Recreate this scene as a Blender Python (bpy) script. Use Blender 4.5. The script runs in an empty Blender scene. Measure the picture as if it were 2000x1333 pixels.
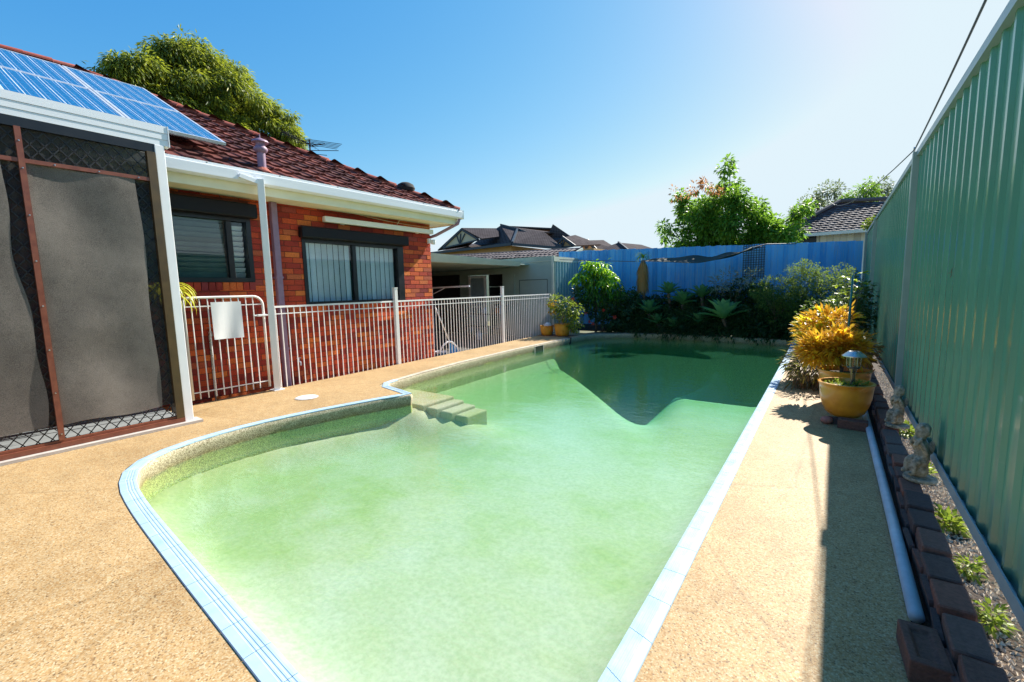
import bpy, bmesh, math, random
import numpy as np
from mathutils import Vector, Matrix, Euler
from mathutils.geometry import delaunay_2d_cdt
PI = math.pi
random.seed(7); rng = np.random.default_rng(7)
sc = bpy.context.scene
COL = sc.collection

# ------------------------------------------------------------------ camera
cam_d = bpy.data.cameras.new('camera'); cam = bpy.data.objects.new('camera', cam_d); COL.objects.link(cam)
right = Vector((0.808955, 0.587402, -0.023483)); up = Vector((-0.049187, 0.107437, 0.992994)); back = Vector((0.58581, -0.802132, 0.115805))
m = Matrix.Identity(4)
for i in range(3):
    m[i][0] = right[i]; m[i][1] = up[i]; m[i][2] = back[i]
m[0][3], m[1][3], m[2][3] = 0.0, 0.0, 1.4
cam.matrix_world = m
cam_d.sensor_width = 36; cam_d.lens = 15.534; cam_d.clip_start = 0.02; cam_d.clip_end = 2000
sc.camera = cam

# ------------------------------------------------------------------ sky and sun
SUN = Vector((0.208, 1.163, 1.0)).normalized()
elev = math.asin(SUN.z); azim = math.atan2(SUN.x, SUN.y)
w = bpy.data.worlds.new('World'); sc.world = w; w.use_nodes = True
nt = w.node_tree; nt.nodes.clear()
sky = nt.nodes.new('ShaderNodeTexSky'); sky.sky_type = 'NISHITA'; sky.sun_disc = False
sky.sun_elevation = elev; sky.sun_rotation = azim
sky.air_density = 1.0; sky.dust_density = 0.35; sky.ozone_density = 4.0; sky.altitude = 0
bg = nt.nodes.new('ShaderNodeBackground'); bg.inputs['Strength'].default_value = 0.07
wo = nt.nodes.new('ShaderNodeOutputWorld')
# film-like response of the blue: one curve per channel, the same over the whole sky
sp_ = nt.nodes.new('ShaderNodeSeparateColor'); cb_ = nt.nodes.new('ShaderNodeCombineColor'); nt.links.new(sky.outputs[0], sp_.inputs[0])
for ch, (gm_, gain, cap) in enumerate(((1.75, 2.0, .76), (.86, 1.06, .90), (.36, .99, .98))):
    prev = sp_.outputs[ch]
    for op, val in (('MULTIPLY', .15), ('POWER', gm_), ('MULTIPLY', gain), ('MINIMUM', cap), ('DIVIDE', .15)):
        nd = nt.nodes.new('ShaderNodeMath'); nd.operation = op; nt.links.new(prev, nd.inputs[0]); nd.inputs[1].default_value = val; prev = nd.outputs[0]
    nt.links.new(prev, cb_.inputs[ch])
nt.links.new(cb_.outputs[0], bg.inputs[0]); nt.links.new(bg.outputs[0], wo.inputs[0])
sd = bpy.data.lights.new('sun', 'SUN'); sd.energy = 5.0; sd.angle = math.radians(0.53); sd.color = (1.0, 0.94, 0.84)
so = bpy.data.objects.new('sun', sd); COL.objects.link(so)
so.rotation_euler = SUN.to_track_quat('Z', 'Y').to_euler(); so.location = (5, 20, 20)
sc.view_settings.view_transform = 'Standard'; sc.view_settings.look = 'None'
sc.view_settings.exposure = 1.1; sc.view_settings.gamma = 1.0; sc.view_settings.use_curve_mapping = False
sc.render.engine = 'CYCLES'
sc.cycles.use_denoising = True
sc.cycles.max_bounces = 8; sc.cycles.transparent_max_bounces = 24
sc.cycles.caustics_reflective = False; sc.cycles.caustics_refractive = False
sc.cycles.sample_clamp_indirect = 6

# ------------------------------------------------------------------ materials
class NT:
    def __init__(s, name):
        s.m = bpy.data.materials.new(name); s.m.use_nodes = True; s.t = s.m.node_tree; s.t.nodes.clear()
        s.out = s.n('ShaderNodeOutputMaterial')
    def n(s, typ, **kw):
        nd = s.t.nodes.new(typ)
        for k, v in kw.items(): setattr(nd, k, v)
        return nd
    def l(s, a, b): s.t.links.new(a, b)
    def pos(s, scale=(1, 1, 1), obj=False):
        mp = s.n('ShaderNodeMapping'); mp.inputs['Scale'].default_value = scale
        if obj: s.l(s.n('ShaderNodeTexCoord').outputs['Object'], mp.inputs[0])
        else: s.l(s.n('ShaderNodeNewGeometry').outputs['Position'], mp.inputs[0])
        return mp.outputs[0]
    def noise(s, vec, scale, detail=3, rough=.55, out='Fac'):
        nd = s.n('ShaderNodeTexNoise'); nd.inputs['Scale'].default_value = scale; nd.inputs['Detail'].default_value = detail
        nd.inputs['Roughness'].default_value = rough; s.l(vec, nd.inputs['Vector']); return nd.outputs[out]
    def ramp(s, fac, stops, interp='LINEAR'):
        nd = s.n('ShaderNodeValToRGB'); cr = nd.color_ramp; cr.interpolation = interp
        while len(cr.elements) < len(stops): cr.elements.new(.5)
        for e, (p, c) in zip(cr.elements, stops): e.position = p; e.color = (*c, 1) if len(c) == 3 else c
        s.l(fac, nd.inputs[0]); return nd.outputs[0]
    def mix(s, fac, a, b, mode='MIX'):
        nd = s.n('ShaderNodeMix', data_type='RGBA', blend_type=mode)
        for k, v in ((0, fac), (6, a), (7, b)):
            if isinstance(v, (int, float)): nd.inputs[k].default_value = v
            elif isinstance(v, tuple): nd.inputs[k].default_value = (*v, 1)
            else: s.l(v, nd.inputs[k])
        return nd.outputs[2]
    def math(s, op, a, b=None):
        nd = s.n('ShaderNodeMath', operation=op)
        for k, v in ((0, a), (1, b)):
            if v is None: continue
            if isinstance(v, (int, float)): nd.inputs[k].default_value = v
            else: s.l(v, nd.inputs[k])
        return nd.outputs[0]
    def bump(s, h, strength=.3, dist=.01, prev=None):
        nd = s.n('ShaderNodeBump'); nd.inputs['Strength'].default_value = strength; nd.inputs['Distance'].default_value = dist
        s.l(h, nd.inputs['Height'])
        if prev is not None: s.l(prev, nd.inputs['Normal'])
        return nd.outputs[0]
    def rand(s, kind):
        if kind == 'island': return s.n('ShaderNodeNewGeometry').outputs['Random Per Island']
        return s.n('ShaderNodeObjectInfo').outputs['Random']
    def pbr(s, color, rough=.6, metal=0, normal=None, spec=None, coat=0, alpha=None):
        p = s.n('ShaderNodeBsdfPrincipled')
        if isinstance(color, tuple): p.inputs['Base Color'].default_value = (*color, 1)
        else: s.l(color, p.inputs['Base Color'])
        if isinstance(rough, (int, float)): p.inputs['Roughness'].default_value = rough
        else: s.l(rough, p.inputs['Roughness'])
        p.inputs['Metallic'].default_value = metal; p.inputs['Coat Weight'].default_value = coat
        if spec is not None: p.inputs['Specular IOR Level'].default_value = spec
        if normal is not None: s.l(normal, p.inputs['Normal'])
        return p.outputs[0]
    def done(s, sh, vol=None):
        s.l(sh, s.out.inputs['Surface'])
        return s.m

def simple(name, c1, c2=None, scale=6, rough=.6, metal=0, bump=0, bscale=60, rand=None, spec=None, coat=0, stretch=(1, 1, 1), bdist=.004):
    t = NT(name); v = t.pos(stretch)
    c2 = c2 or tuple(x * .75 for x in c1)
    n = t.noise(v, scale, 4)
    col = t.ramp(n, [(.3, c2), (.7, c1)])
    if rand:
        r = t.rand(rand)
        br = t.math('ADD', t.math('MULTIPLY', r, .5), .72)
        g = t.n('ShaderNodeHueSaturation'); t.l(br, g.inputs['Value']); t.l(col, g.inputs['Color']); col = g.outputs[0]
    nor = t.bump(t.noise(v, bscale, 3), bump, bdist) if bump else None
    rr = t.math('ADD', t.math('MULTIPLY', n, .25), max(0.02, rough - .12))
    return t.done(t.pbr(col, rr, metal, nor, spec, coat))

def leafmat(name, stops, rand='island', trans=.35, rough=.45, tcol=None):
    t = NT(name)
    r = t.rand(rand)
    n = t.noise(t.pos(), 1.3, 2)
    f = t.math('ADD', t.math('MULTIPLY', r, .75), t.math('MULTIPLY', n, .25))
    col = t.ramp(f, stops)
    a = t.pbr(col, rough, spec=.35)
    tr = t.n('ShaderNodeBsdfTranslucent')
    tc = t.mix(.5, col, tcol or (.35, .5, .05)); t.l(tc, tr.inputs[0])
    mx = t.n('ShaderNodeMixShader'); mx.inputs[0].default_value = trans; t.l(a, mx.inputs[1]); t.l(tr.outputs[0], mx.inputs[2])
    return t.done(mx.outputs[0])

def deck_mat():
    t = NT('pebblecrete'); v = t.pos()
    vo = t.n('ShaderNodeTexVoronoi'); vo.inputs['Scale'].default_value = 150; t.l(v, vo.inputs['Vector'])
    sep = t.n('ShaderNodeSeparateColor'); t.l(vo.outputs['Color'], sep.inputs[0])
    peb = t.ramp(sep.outputs[0], [(0, (.20, .14, .09)), (.10, (.46, .28, .13)), (.3, (.58, .39, .20)), (.55, (.66, .48, .28)), (.8, (.62, .50, .34)), (1, (.76, .66, .50))])
    gap = t.ramp(vo.outputs['Distance'], [(.25, (0, 0, 0)), (.62, (1, 1, 1))])
    c = t.mix(t.math('MULTIPLY', gap, .38), peb, (.33, .24, .15)); c = t.mix(1.0, c, (.84, .785, .64), 'MULTIPLY')
    big = t.noise(v, 1.1, 5, .6)
    st = t.ramp(big, [(.32, (.72, .70, .67)), (.55, (1, 1, 1))])
    c = t.mix(.75, c, st, 'MULTIPLY')
    mid = t.ramp(t.noise(v, 9, 4), [(.35, (.86, .84, .82)), (.65, (1.0, 1.0, 1.0))])
    c = t.mix(.8, c, mid, 'MULTIPLY')
    # hairline cracks and old stains
    cr = t.n('ShaderNodeTexVoronoi', feature='DISTANCE_TO_EDGE'); cr.inputs['Scale'].default_value = .55
    wv = t.mix(.12, v, t.noise(v, 3.0, 4, out='Color')); t.l(wv, cr.inputs['Vector'])
    ck = t.ramp(cr.outputs['Distance'], [(0, (.55, .50, .44)), (.008, (1, 1, 1))])
    c = t.mix(.45, c, ck, 'MULTIPLY')
    nor = t.bump(vo.outputs['Distance'], -.4, .003)
    return t.done(t.pbr(c, .62, normal=nor, spec=.3))

def pool_edge_mat():
    t = NT('weathered_pool_edge'); v = t.pos()
    vo = t.n('ShaderNodeTexVoronoi'); vo.inputs['Scale'].default_value = 150; t.l(v, vo.inputs['Vector'])
    sep = t.n('ShaderNodeSeparateColor'); t.l(vo.outputs['Color'], sep.inputs[0])
    c = t.ramp(sep.outputs[0], [(0, (.16, .13, .08)), (.5, (.36, .31, .22)), (1, (.60, .54, .42))])
    sx = t.n('ShaderNodeSeparateXYZ'); t.l(v, sx.inputs[0])
    zz = t.math('ADD', sx.outputs['Z'], t.math('MULTIPLY', t.math('SUBTRACT', t.noise(v, 5, 4), .5), .12))
    band = t.ramp(t.math('ADD', t.math('MULTIPLY', zz, 4.0), 1.0), [(.0, (1.1, 1.25, .42)), (.30, (1.0, 1.1, .36)), (.42, (.62, .58, .34)), (.60, (.85, .82, .70)), (.85, (1.2, 1.17, 1.06))])
    c = t.mix(.85, c, band, 'MULTIPLY'); 
    return t.done(t.pbr(c, .8, normal=t.bump(vo.outputs['Distance'], .5, .004)))

def floor_mat():
    t = NT('algae_stained_plaster'); v = t.pos()
    n = t.noise(v, .55, 5, .6); n2 = t.noise(v, 2.6, 5, .65)
    f = t.math('ADD', t.math('MULTIPLY', n, .7), t.math('MULTIPLY', n2, .3))
    sx = t.n('ShaderNodeSeparateXYZ'); t.l(v, sx.inputs[0])
    alg = t.ramp(t.math('ADD', t.math('MULTIPLY', sx.outputs['X'], -.25), t.math('MULTIPLY', n2, .5)), [(.95, (0, 0, 0)), (1.0, (1, 1, 1))]) if False else t.math('MULTIPLY', t.math('MAXIMUM', t.math('SUBTRACT', t.math('MULTIPLY', sx.outputs['X'], -1.0), 2.6), 0.0), .055)
    f = t.math('SUBTRACT', f, alg)
    c = t.ramp(f, [(.34, (.42, .40, .19)), (.46, (.53, .45, .34)), (.60, (.60, .49, .46))])
    sp = t.ramp(t.noise(v, 26, 4, .7), [(.35, (.80, .84, .76)), (.62, (1.06, 1.04, 1.05))])
    c = t.mix(.8, c, sp, 'MULTIPLY')
    return t.done(t.pbr(c, .9))

def water_mat():
    t = NT('green_pool_water'); v = t.pos((1.0, 1.0, 1.0))
    n1 = t.noise(t.pos((1.5, 3.2, 1)), 2.2, 3, .6); n2 = t.noise(t.pos((6, 11, 1)), 2.4, 2, .5)
    h = t.math('ADD', n1, t.math('MULTIPLY', n2, .35))
    n3 = t.noise(t.pos((16, 24, 1)), 2.0, 2, .5); nor = t.bump(t.math('ADD', h, t.math('MULTIPLY', n3, .2)), .34, .012)
    lw = t.n('ShaderNodeLayerWeight'); lw.inputs[0].default_value = .5; t.l(nor, lw.inputs['Normal'])
    frv = t.math('ADD', t.math('MULTIPLY', t.math('POWER', lw.outputs['Facing'], 5.0), .94), .04)
    gl = t.n('ShaderNodeBsdfGlossy'); gl.inputs['Roughness'].default_value = .015; t.l(nor, gl.inputs['Normal'])
    tp = t.n('ShaderNodeBsdfTransparent'); tp.inputs[0].default_value = (.97, .99, .97, 1)
    df = t.n('ShaderNodeBsdfDiffuse'); df.inputs[0].default_value = (.14, .60, .32, 1); t.l(t.bump(t.math('ADD', n1, n3), .8, .016), df.inputs['Normal'])
    mx0 = t.n('ShaderNodeMixShader'); mx0.inputs[0].default_value = .085; t.l(tp.outputs[0], mx0.inputs[1]); t.l(df.outputs[0], mx0.inputs[2])
    mx = t.n('ShaderNodeMixShader'); t.l(frv, mx.inputs[0]); t.l(mx0.outputs[0], mx.inputs[1]); t.l(gl.outputs[0], mx.inputs[2])
    va = t.n('ShaderNodeVolumeAbsorption'); va.inputs['Color'].default_value = (.03, .78, .44, 1); va.inputs['Density'].default_value = .40
    t.l(va.outputs[0], t.out.inputs['Volume'])
    return t.done(mx.outputs[0])

def brick_mat(name, kind, stops, rough=.75):
    t = NT(name); v = t.pos(); r = t.rand(kind)
    c = t.ramp(r, stops)
    sp = t.ramp(t.noise(v, 55, 4, .7), [(.35, (.62, .60, .60)), (.6, (1.1, 1.1, 1.1))])
    c = t.mix(.7, c, sp, 'MULTIPLY')
    return t.done(t.pbr(c, rough, normal=t.bump(t.noise(v, 90, 4, .7), .7, .006)))

def glass_mat(name, tint=(.9, .95, .97), refl=1.45):
    t = NT(name)
    lw = t.n('ShaderNodeLayerWeight'); lw.inputs[0].default_value = .5
    f = t.math('ADD', t.math('MULTIPLY', t.math('POWER', lw.outputs['Facing'], 5.0), .9), (refl - 1) ** 2 / (refl + 1) ** 2 + .03)
    gl = t.n('ShaderNodeBsdfGlossy'); gl.inputs['Roughness'].default_value = .01
    tp = t.n('ShaderNodeBsdfTransparent'); tp.inputs[0].default_value = (*tint, 1)
    mx = t.n('ShaderNodeMixShader'); t.l(f, mx.inputs[0]); t.l(tp.outputs[0], mx.inputs[1]); t.l(gl.outputs[0], mx.inputs[2])
    return t.done(mx.outputs[0])

def mesh_cloth(name, col, open_, scale=900):
    t = NT(name); v = t.pos()
    n = t.noise(v, 2.2, 6, .65); g = t.noise(v, 170, 3, .8)
    c = t.ramp(t.math('ADD', t.math('MULTIPLY', n, .38), t.math('MULTIPLY', g, .62)), [(.38, tuple(x * .42 for x in col)), (.62, tuple(x * 1.35 for x in col))])
    p = t.pbr(c, .85, normal=t.bump(t.noise(v, 420, 2), .4, .002))
    tp = t.n('ShaderNodeBsdfTransparent')
    mx = t.n('ShaderNodeMixShader'); mx.inputs[0].default_value = open_; t.l(p, mx.inputs[1]); t.l(tp.outputs[0], mx.inputs[2])
    return t.done(mx.outputs[0])

def cell_mat():
    t = NT('solar_cell_blue'); v = t.pos(obj=True)
    wv = t.n('ShaderNodeSeparateXYZ'); t.l(v, wv.inputs[0])
    # two busbars and fine grid on every cell
    a = t.math('ABSOLUTE', t.math('SUBTRACT', t.math('ABSOLUTE', wv.outputs['X']), .038))
    bus = t.math('LESS_THAN', a, .0014)
    vo = t.n('ShaderNodeTexVoronoi'); vo.inputs['Scale'].default_value = 60; t.l(t.pos(), vo.inputs['Vector'])
    sep = t.n('ShaderNodeSeparateColor'); t.l(vo.outputs['Color'], sep.inputs[0])
    c = t.ramp(sep.outputs[0], [(0, (.006, .075, .20)), (1, (.012, .14, .32))])
    c = t.mix(bus, c, (.55, .6, .65))
    return t.done(t.pbr(c, .28, spec=.35, coat=.15))

def paling_mat():
    t = NT('faded_blue_paint'); r = t.rand('object')
    n = t.noise(t.pos((14, 14, 1.2)), 2.2, 5, .65)
    base = t.ramp(r, [(0, (.05, .30, .66)), (.5, (.08, .40, .80)), (1, (.14, .48, .86))])
    c = t.mix(t.ramp(n, [(.48, (0, 0, 0)), (.75, (.85, .85, .85))]), base, (.26, .42, .55))
    return t.done(t.pbr(c, .75, normal=t.bump(t.noise(t.pos((60, 60, 3)), 2, 3), .4, .004)))

def fence_mat():
    t = NT('green_steel_sheet'); v = t.pos((1, 1, .25))
    n = t.noise(v, 3, 4); c = t.ramp(n, [(.3, (.085, .29, .20)), (.7, (.115, .35, .24))])
    sc_ = t.ramp(t.noise(t.pos((1, 3, 40)), 1.2, 3), [(.6, (0, 0, 0)), (.8, (.25, .25, .25))])
    c = t.mix(sc_, c, (.14, .30, .24)); sz = t.n('ShaderNodeSeparateXYZ'); t.l(t.pos(), sz.inputs[0])
    dirt = t.ramp(t.math('ADD', sz.outputs['Z'], t.math('MULTIPLY', t.noise(t.pos((1, 6, 2)), 3, 5, .7), .5)), [(.42, (.6, .6, .6)), (.72, (0, 0, 0))])
    c = t.mix(dirt, c, (.30, .25, .15))
    return t.done(t.pbr(c, .27, normal=t.bump(t.noise(t.pos(), 5, 2), .12, .01), spec=.6, coat=.2))

def tile_mat(name, kind, stops, lich=.5):
    t = NT(name); v = t.pos(); r = t.rand(kind)
    c = t.ramp(r, stops)
    n = t.ramp(t.noise(v, 14, 5, .7), [(.45, (0, 0, 0)), (.7, (lich, lich, lich))])
    c = t.mix(n, c, (.10, .06, .05))
    return t.done(t.pbr(c, .78, spec=.2, normal=t.bump(t.noise(v, 70, 3), .4, .004)))

M = {}
M['deck'] = deck_mat(); M['edge'] = pool_edge_mat(); M['floor'] = floor_mat(); M['water'] = water_mat()
M['coping'] = simple('pale_blue_glazed_tile', (.42, .57, .70), (.33, .48, .62), 8, .35, bump=.15)
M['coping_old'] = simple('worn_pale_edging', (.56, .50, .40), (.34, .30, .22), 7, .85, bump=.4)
BR = [(0, (.24, .018, .012)), (.25, (.40, .032, .014)), (.5, (.56, .055, .015)), (.7, (.68, .10, .02)), (.88, (.80, .19, .03)), (1, (.28, .03, .035))]
M['brick'] = brick_mat('red_brick', 'object', BR); M['brick_i'] = brick_mat('red_brick_mass', 'island', BR)
M['mortar'] = simple('brown_mortar', (.26, .07, .035), (.16, .04, .025), 20, .9, bump=.5)
OB = [(0, (.06, .04, .04)), (.4, (.11, .06, .05)), (.75, (.20, .08, .055)), (1, (.09, .08, .075))]
M['oldbrick'] = brick_mat('old_dark_brick', 'object', OB, .85)
TS = [(0, (.07, .020, .016)), (.5, (.125, .032, .024)), (1, (.21, .058, .04))]
M['tile'] = tile_mat('terracotta_tile', 'object', TS); M['ridge'] = tile_mat('ridge_tile_orange', 'object', [(0, (.30, .07, .05)), (1, (.42, .13, .09))], .5)
M['tile_base'] = simple('roof_underlay', (.09, .035, .03), (.05, .02, .02), 9, .8)
M['white'] = simple('white_paint', (.86, .86, .86), (.80, .80, .80), 4, .4)
M['cream'] = simple('cream_paint', (.88, .82, .62), (.82, .75, .54), 4, .5)
M['gutterw'] = simple('white_gutter_paint', (.84, .86, .88), (.74, .77, .80), 3, .35, stretch=(1, .2, 6))
M['picket'] = simple('warm_white_powder_coat', (.88, .85, .82), (.83, .79, .76), 6, .4)
M['black'] = simple('black_aluminium', (.014, .014, .017), (.009, .009, .011), 6, .35)
M['shutter'] = simple('dark_shutter_box', (.012, .010, .012), (.008, .007, .009), 6, .5, spec=.25)
M['slat_dark'] = simple('dark_teal_slat', (.09, .14, .15), (.06, .10, .11), 6, .5, rand='object')
M['slat_white'] = simple('white_blind_slat', (.78, .80, .82), (.70, .72, .75), 5, .6, rand='object')
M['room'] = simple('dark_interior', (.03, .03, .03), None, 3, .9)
M['glass'] = glass_mat('window_glass', (.88, .92, .93), 1.35)
M['mauve'] = simple('mauve_painted_pipe', (.30, .19, .27), (.24, .15, .22), 9, .5)
M['brown'] = simple('brown_aluminium', (.24, .075, .04), (.17, .05, .03), 20, .4)
M['brown_dark'] = simple('dark_bronze_jamb', (.10, .06, .02), (.07, .045, .02), 10, .4)
M['cloth'] = mesh_cloth('charcoal_shade_cloth', (.175, .152, .13), .12)
M['dark_mesh'] = mesh_cloth('shade_dark_mesh', (.022, .026, .026), .10)  # mesh made near black and almost opaque, standing in for the dim patio interior
M['grille'] = simple('black_grille', (.02, .02, .022), None, 5, .5)
M['concrete'] = simple('pale_concrete', (.52, .47, .42), (.42, .38, .34), 12, .85, bump=.3)
M['patio'] = simple('grey_patio_paint', (.24, .26, .27), (.18, .20, .21), 4, .6)
M['soil'] = simple('dark_soil', (.075, .05, .032), (.035, .024, .016), 14, .95, bump=.8, bscale=40, bdist=.02)
M['earth'] = simple('dry_lawn_earth', (.13, .13, .05), (.09, .085, .04), .9, .95, bump=.4, bscale=12, bdist=.02)
M['cell'] = cell_mat(); M['alu'] = simple('pale_aluminium_frame', (.62, .66, .72), (.52, .56, .62), 8, .3, .3)
M['panel_back'] = simple('panel_backsheet', (.72, .80, .88), None, 5, .3)
M['paling'] = paling_mat(); M['gfence'] = fence_mat()
M['fpost'] = simple('pale_green_steel', (.36, .44, .40), (.30, .38, .35), 8, .4)
M['frail'] = simple('pale_grey_green_rail', (.32, .42, .46), (.26, .35, .40), 8, .35)
M['pvc'] = simple('weathered_white_pvc', (.52, .60, .68), (.40, .46, .52), 9, .4, bump=.1)
M['pot'] = simple('yellow_glaze', (.76, .36, .03), (.56, .22, .02), 7, .3, coat=.35, spec=.5)
M['stone'] = simple('lichen_cement', (.50, .44, .34), (.13, .12, .075), 42, .9, bump=.9, bscale=80, bdist=.008)
M['pinkstone'] = simple('pink_terracotta', (.45, .19, .15), (.33, .13, .10), 30, .8, bump=.4)
M['steel'] = simple('stainless_steel', (.60, .60, .58), (.45, .45, .45), 20, .28, .9)
M['lampglass'] = glass_mat('clear_lamp_glass', (.85, .9, .88))
M['gravel'] = simple('pale_gravel', (.72, .62, .48), (.40, .30, .20), 60, .9, rand='island')
M['garagew'] = simple('pale_green_wall', (.34, .43, .36), (.29, .37, .31), 2, .8, bump=.15)
M['garaget'] = simple('cream_green_trim', (.58, .62, .50), (.50, .54, .43), 3, .6)
M['corr'] = simple('pale_blue_green_iron', (.27, .44, .46), (.20, .34, .37), 3, .4, stretch=(4, 4, .3))
DT = [(0, (.055, .045, .05)), (.5, (.09, .075, .08)), (1, (.14, .12, .12))]
M['dtile'] = tile_mat('charcoal_roof_tile', 'object', DT, .2)
def far_roof():
    t = NT('far_charcoal_tiles'); v = t.pos()
    sx = t.n('ShaderNodeSeparateXYZ'); t.l(v, sx.inputs[0])
    z = t.math('MULTIPLY', sx.outputs['Z'], 6.4); fz = t.math('FRACT', z)
    x = t.math('MULTIPLY', t.math('ADD', sx.outputs['X'], sx.outputs['Y']), 3.2); fx = t.math('FRACT', x)
    a = t.ramp(fz, [(0, (.25, .25, .25)), (.3, (.85, .85, .85)), (.95, (1, 1, 1)), (1, (.3, .3, .3))])
    b = t.ramp(fx, [(0, (.65, .65, .65)), (.35, (1, 1, 1)), (.8, (1, 1, 1)), (1, (.65, .65, .65))])
    c = t.mix(1, a, b, 'MULTIPLY'); n = t.ramp(t.noise(v, 1.5, 5), [(.3, (.085, .07, .072)), (.7, (.135, .115, .115))])
    c = t.mix(1, n, c, 'MULTIPLY')
    return t.done(t.pbr(c, .95, spec=.05, normal=t.bump(fz, .5, .03)))
M['farroof'] = far_roof()
M['farcream'] = simple('far_cream_brick', (.55, .36, .17), (.46, .28, .13), .8, .8)
M['farcream2'] = simple('far_cream_render', (.62, .55, .38), (.55, .48, .33), .8, .8)
M['navy'] = simple('slate_blue_trim', (.035, .055, .075), None, 2, .5)
M['wboard'] = simple('cream_weatherboard', (.72, .68, .58), (.64, .60, .50), 3, .6, rand='object')
M['bark'] = simple('grey_brown_bark', (.20, .15, .11), (.10, .075, .055), 9, .9, bump=.7, stretch=(3, 3, .6), bdist=.02)
M['bark_pale'] = simple('pale_gum_bark', (.48, .40, .32), (.28, .22, .18), 6, .8, bump=.3, stretch=(3, 3, .6))
M['sail'] = simple('dark_green_shade_sail', (.030, .045, .035), (.02, .03, .024), 6, .8, bump=.3)
M['rope'] = simple('grey_rope', (.10, .11, .12), None, 30, .7)
M['cable'] = simple('slate_cable', (.05, .06, .075), None, 9, .5)
M['teal'] = simple('teal_stake', (.02, .20, .20), None, 30, .5)
M['netblue'] = simple('bright_blue_net', (.05, .30, .62), (.04, .22, .5), 20, .5)
M['plastic'] = simple('milky_plastic', (.62, .66, .74), None, 10, .4)
M['orangep'] = simple('orange_plastic', (.70, .20, .04), None, 10, .4)
M['spanel'] = simple('solar_cap_grey', (.05, .06, .07), None, 20, .25)
G = lambda *a: a
M['euc'] = leafmat('gum_leaves', [(0, (.04, .075, .03)), (.4, (.11, .17, .045)), (.7, (.24, .30, .035)), (1, (.50, .46, .03))], trans=.45, tcol=(.5, .56, .03))
M['maple'] = leafmat('broad_green_leaves', [(0, (.05, .12, .02)), (.5, (.10, .24, .03)), (.85, (.22, .38, .04)), (1, (.32, .42, .06))], trans=.5, tcol=(.35, .6, .04))
M['pinkleaf'] = leafmat('pink_new_leaves', [(0, (.35, .16, .06)), (.5, (.42, .22, .08)), (1, (.48, .25, .20))], trans=.45, tcol=(.6, .3, .1))
M['pale'] = leafmat('pale_grey_leaves', [(0, (.12, .15, .12)), (1, (.26, .28, .22))], trans=.3)
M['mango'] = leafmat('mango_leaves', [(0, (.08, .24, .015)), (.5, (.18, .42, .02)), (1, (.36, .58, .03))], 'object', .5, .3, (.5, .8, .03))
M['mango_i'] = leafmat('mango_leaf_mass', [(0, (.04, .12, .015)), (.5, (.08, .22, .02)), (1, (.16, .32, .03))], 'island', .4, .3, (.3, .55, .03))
M['dark'] = leafmat('dark_shrub_leaves', [(0, (.018, .045, .018)), (.6, (.035, .08, .028)), (1, (.07, .11, .04))], trans=.25)
M['juniper'] = leafmat('juniper_sprays', [(0, (.05, .10, .025)), (.5, (.11, .19, .04)), (1, (.24, .32, .08))], trans=.42, rough=.65, tcol=(.35, .5, .06))
M['grey'] = leafmat('silver_leaves', [(0, (.16, .20, .17)), (1, (.40, .44, .40))], trans=.2)
M['agave'] = leafmat('agave_leaves', [(0, (.09, .24, .11)), (1, (.16, .36, .15))], 'object', .28, .35, (.2, .5, .08))
M['agave_sunlit'] = leafmat('sunlit_agave_leaves', [(0, (.18, .42, .20)), (1, (.34, .62, .26))], 'object', .3, .3, (.3, .6, .12))  # lighter green puts the sun on the big agave into its colour
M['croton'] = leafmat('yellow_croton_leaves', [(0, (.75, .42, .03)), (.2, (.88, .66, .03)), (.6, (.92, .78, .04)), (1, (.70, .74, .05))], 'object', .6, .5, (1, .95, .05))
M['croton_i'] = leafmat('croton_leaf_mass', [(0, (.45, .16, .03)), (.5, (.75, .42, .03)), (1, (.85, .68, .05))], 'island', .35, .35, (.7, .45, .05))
M['croton_r'] = leafmat('russet_croton_leaves', [(0, (.45, .12, .03)), (.35, (.78, .42, .03)), (1, (.90, .74, .04))], 'object', .6, .5, (1, .75, .04))
M['lime'] = leafmat('lime_leaves', [(0, (.16, .32, .03)), (1, (.42, .50, .04))], 'object', .4, .35, (.6, .7, .05))
M['strap'] = leafmat('yellow_strap_leaves', [(0, (.35, .42, .03)), (1, (.68, .62, .06))], 'object', .4, .35, (.7, .7, .05))
M['weed'] = leafmat('weed_leaves', [(0, (.12, .20, .02)), (1, (.36, .38, .05))], trans=.4)
M['skirt'] = leafmat('dry_straw_leaves', [(0, (.50, .24, .07)), (1, (.75, .46, .16))], trans=.3, tcol=(.6, .35, .1))
M['red'] = leafmat('red_petals', [(0, (.60, .03, .02)), (1, (.72, .10, .05))], 'object', .4, .4, (.9, .1, .05))
M['redleaf'] = leafmat('red_bromeliad_leaves', [(0, (.40, .05, .03)), (1, (.6, .14, .06))], 'object', .4, .4, (.9, .2, .05))

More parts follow.
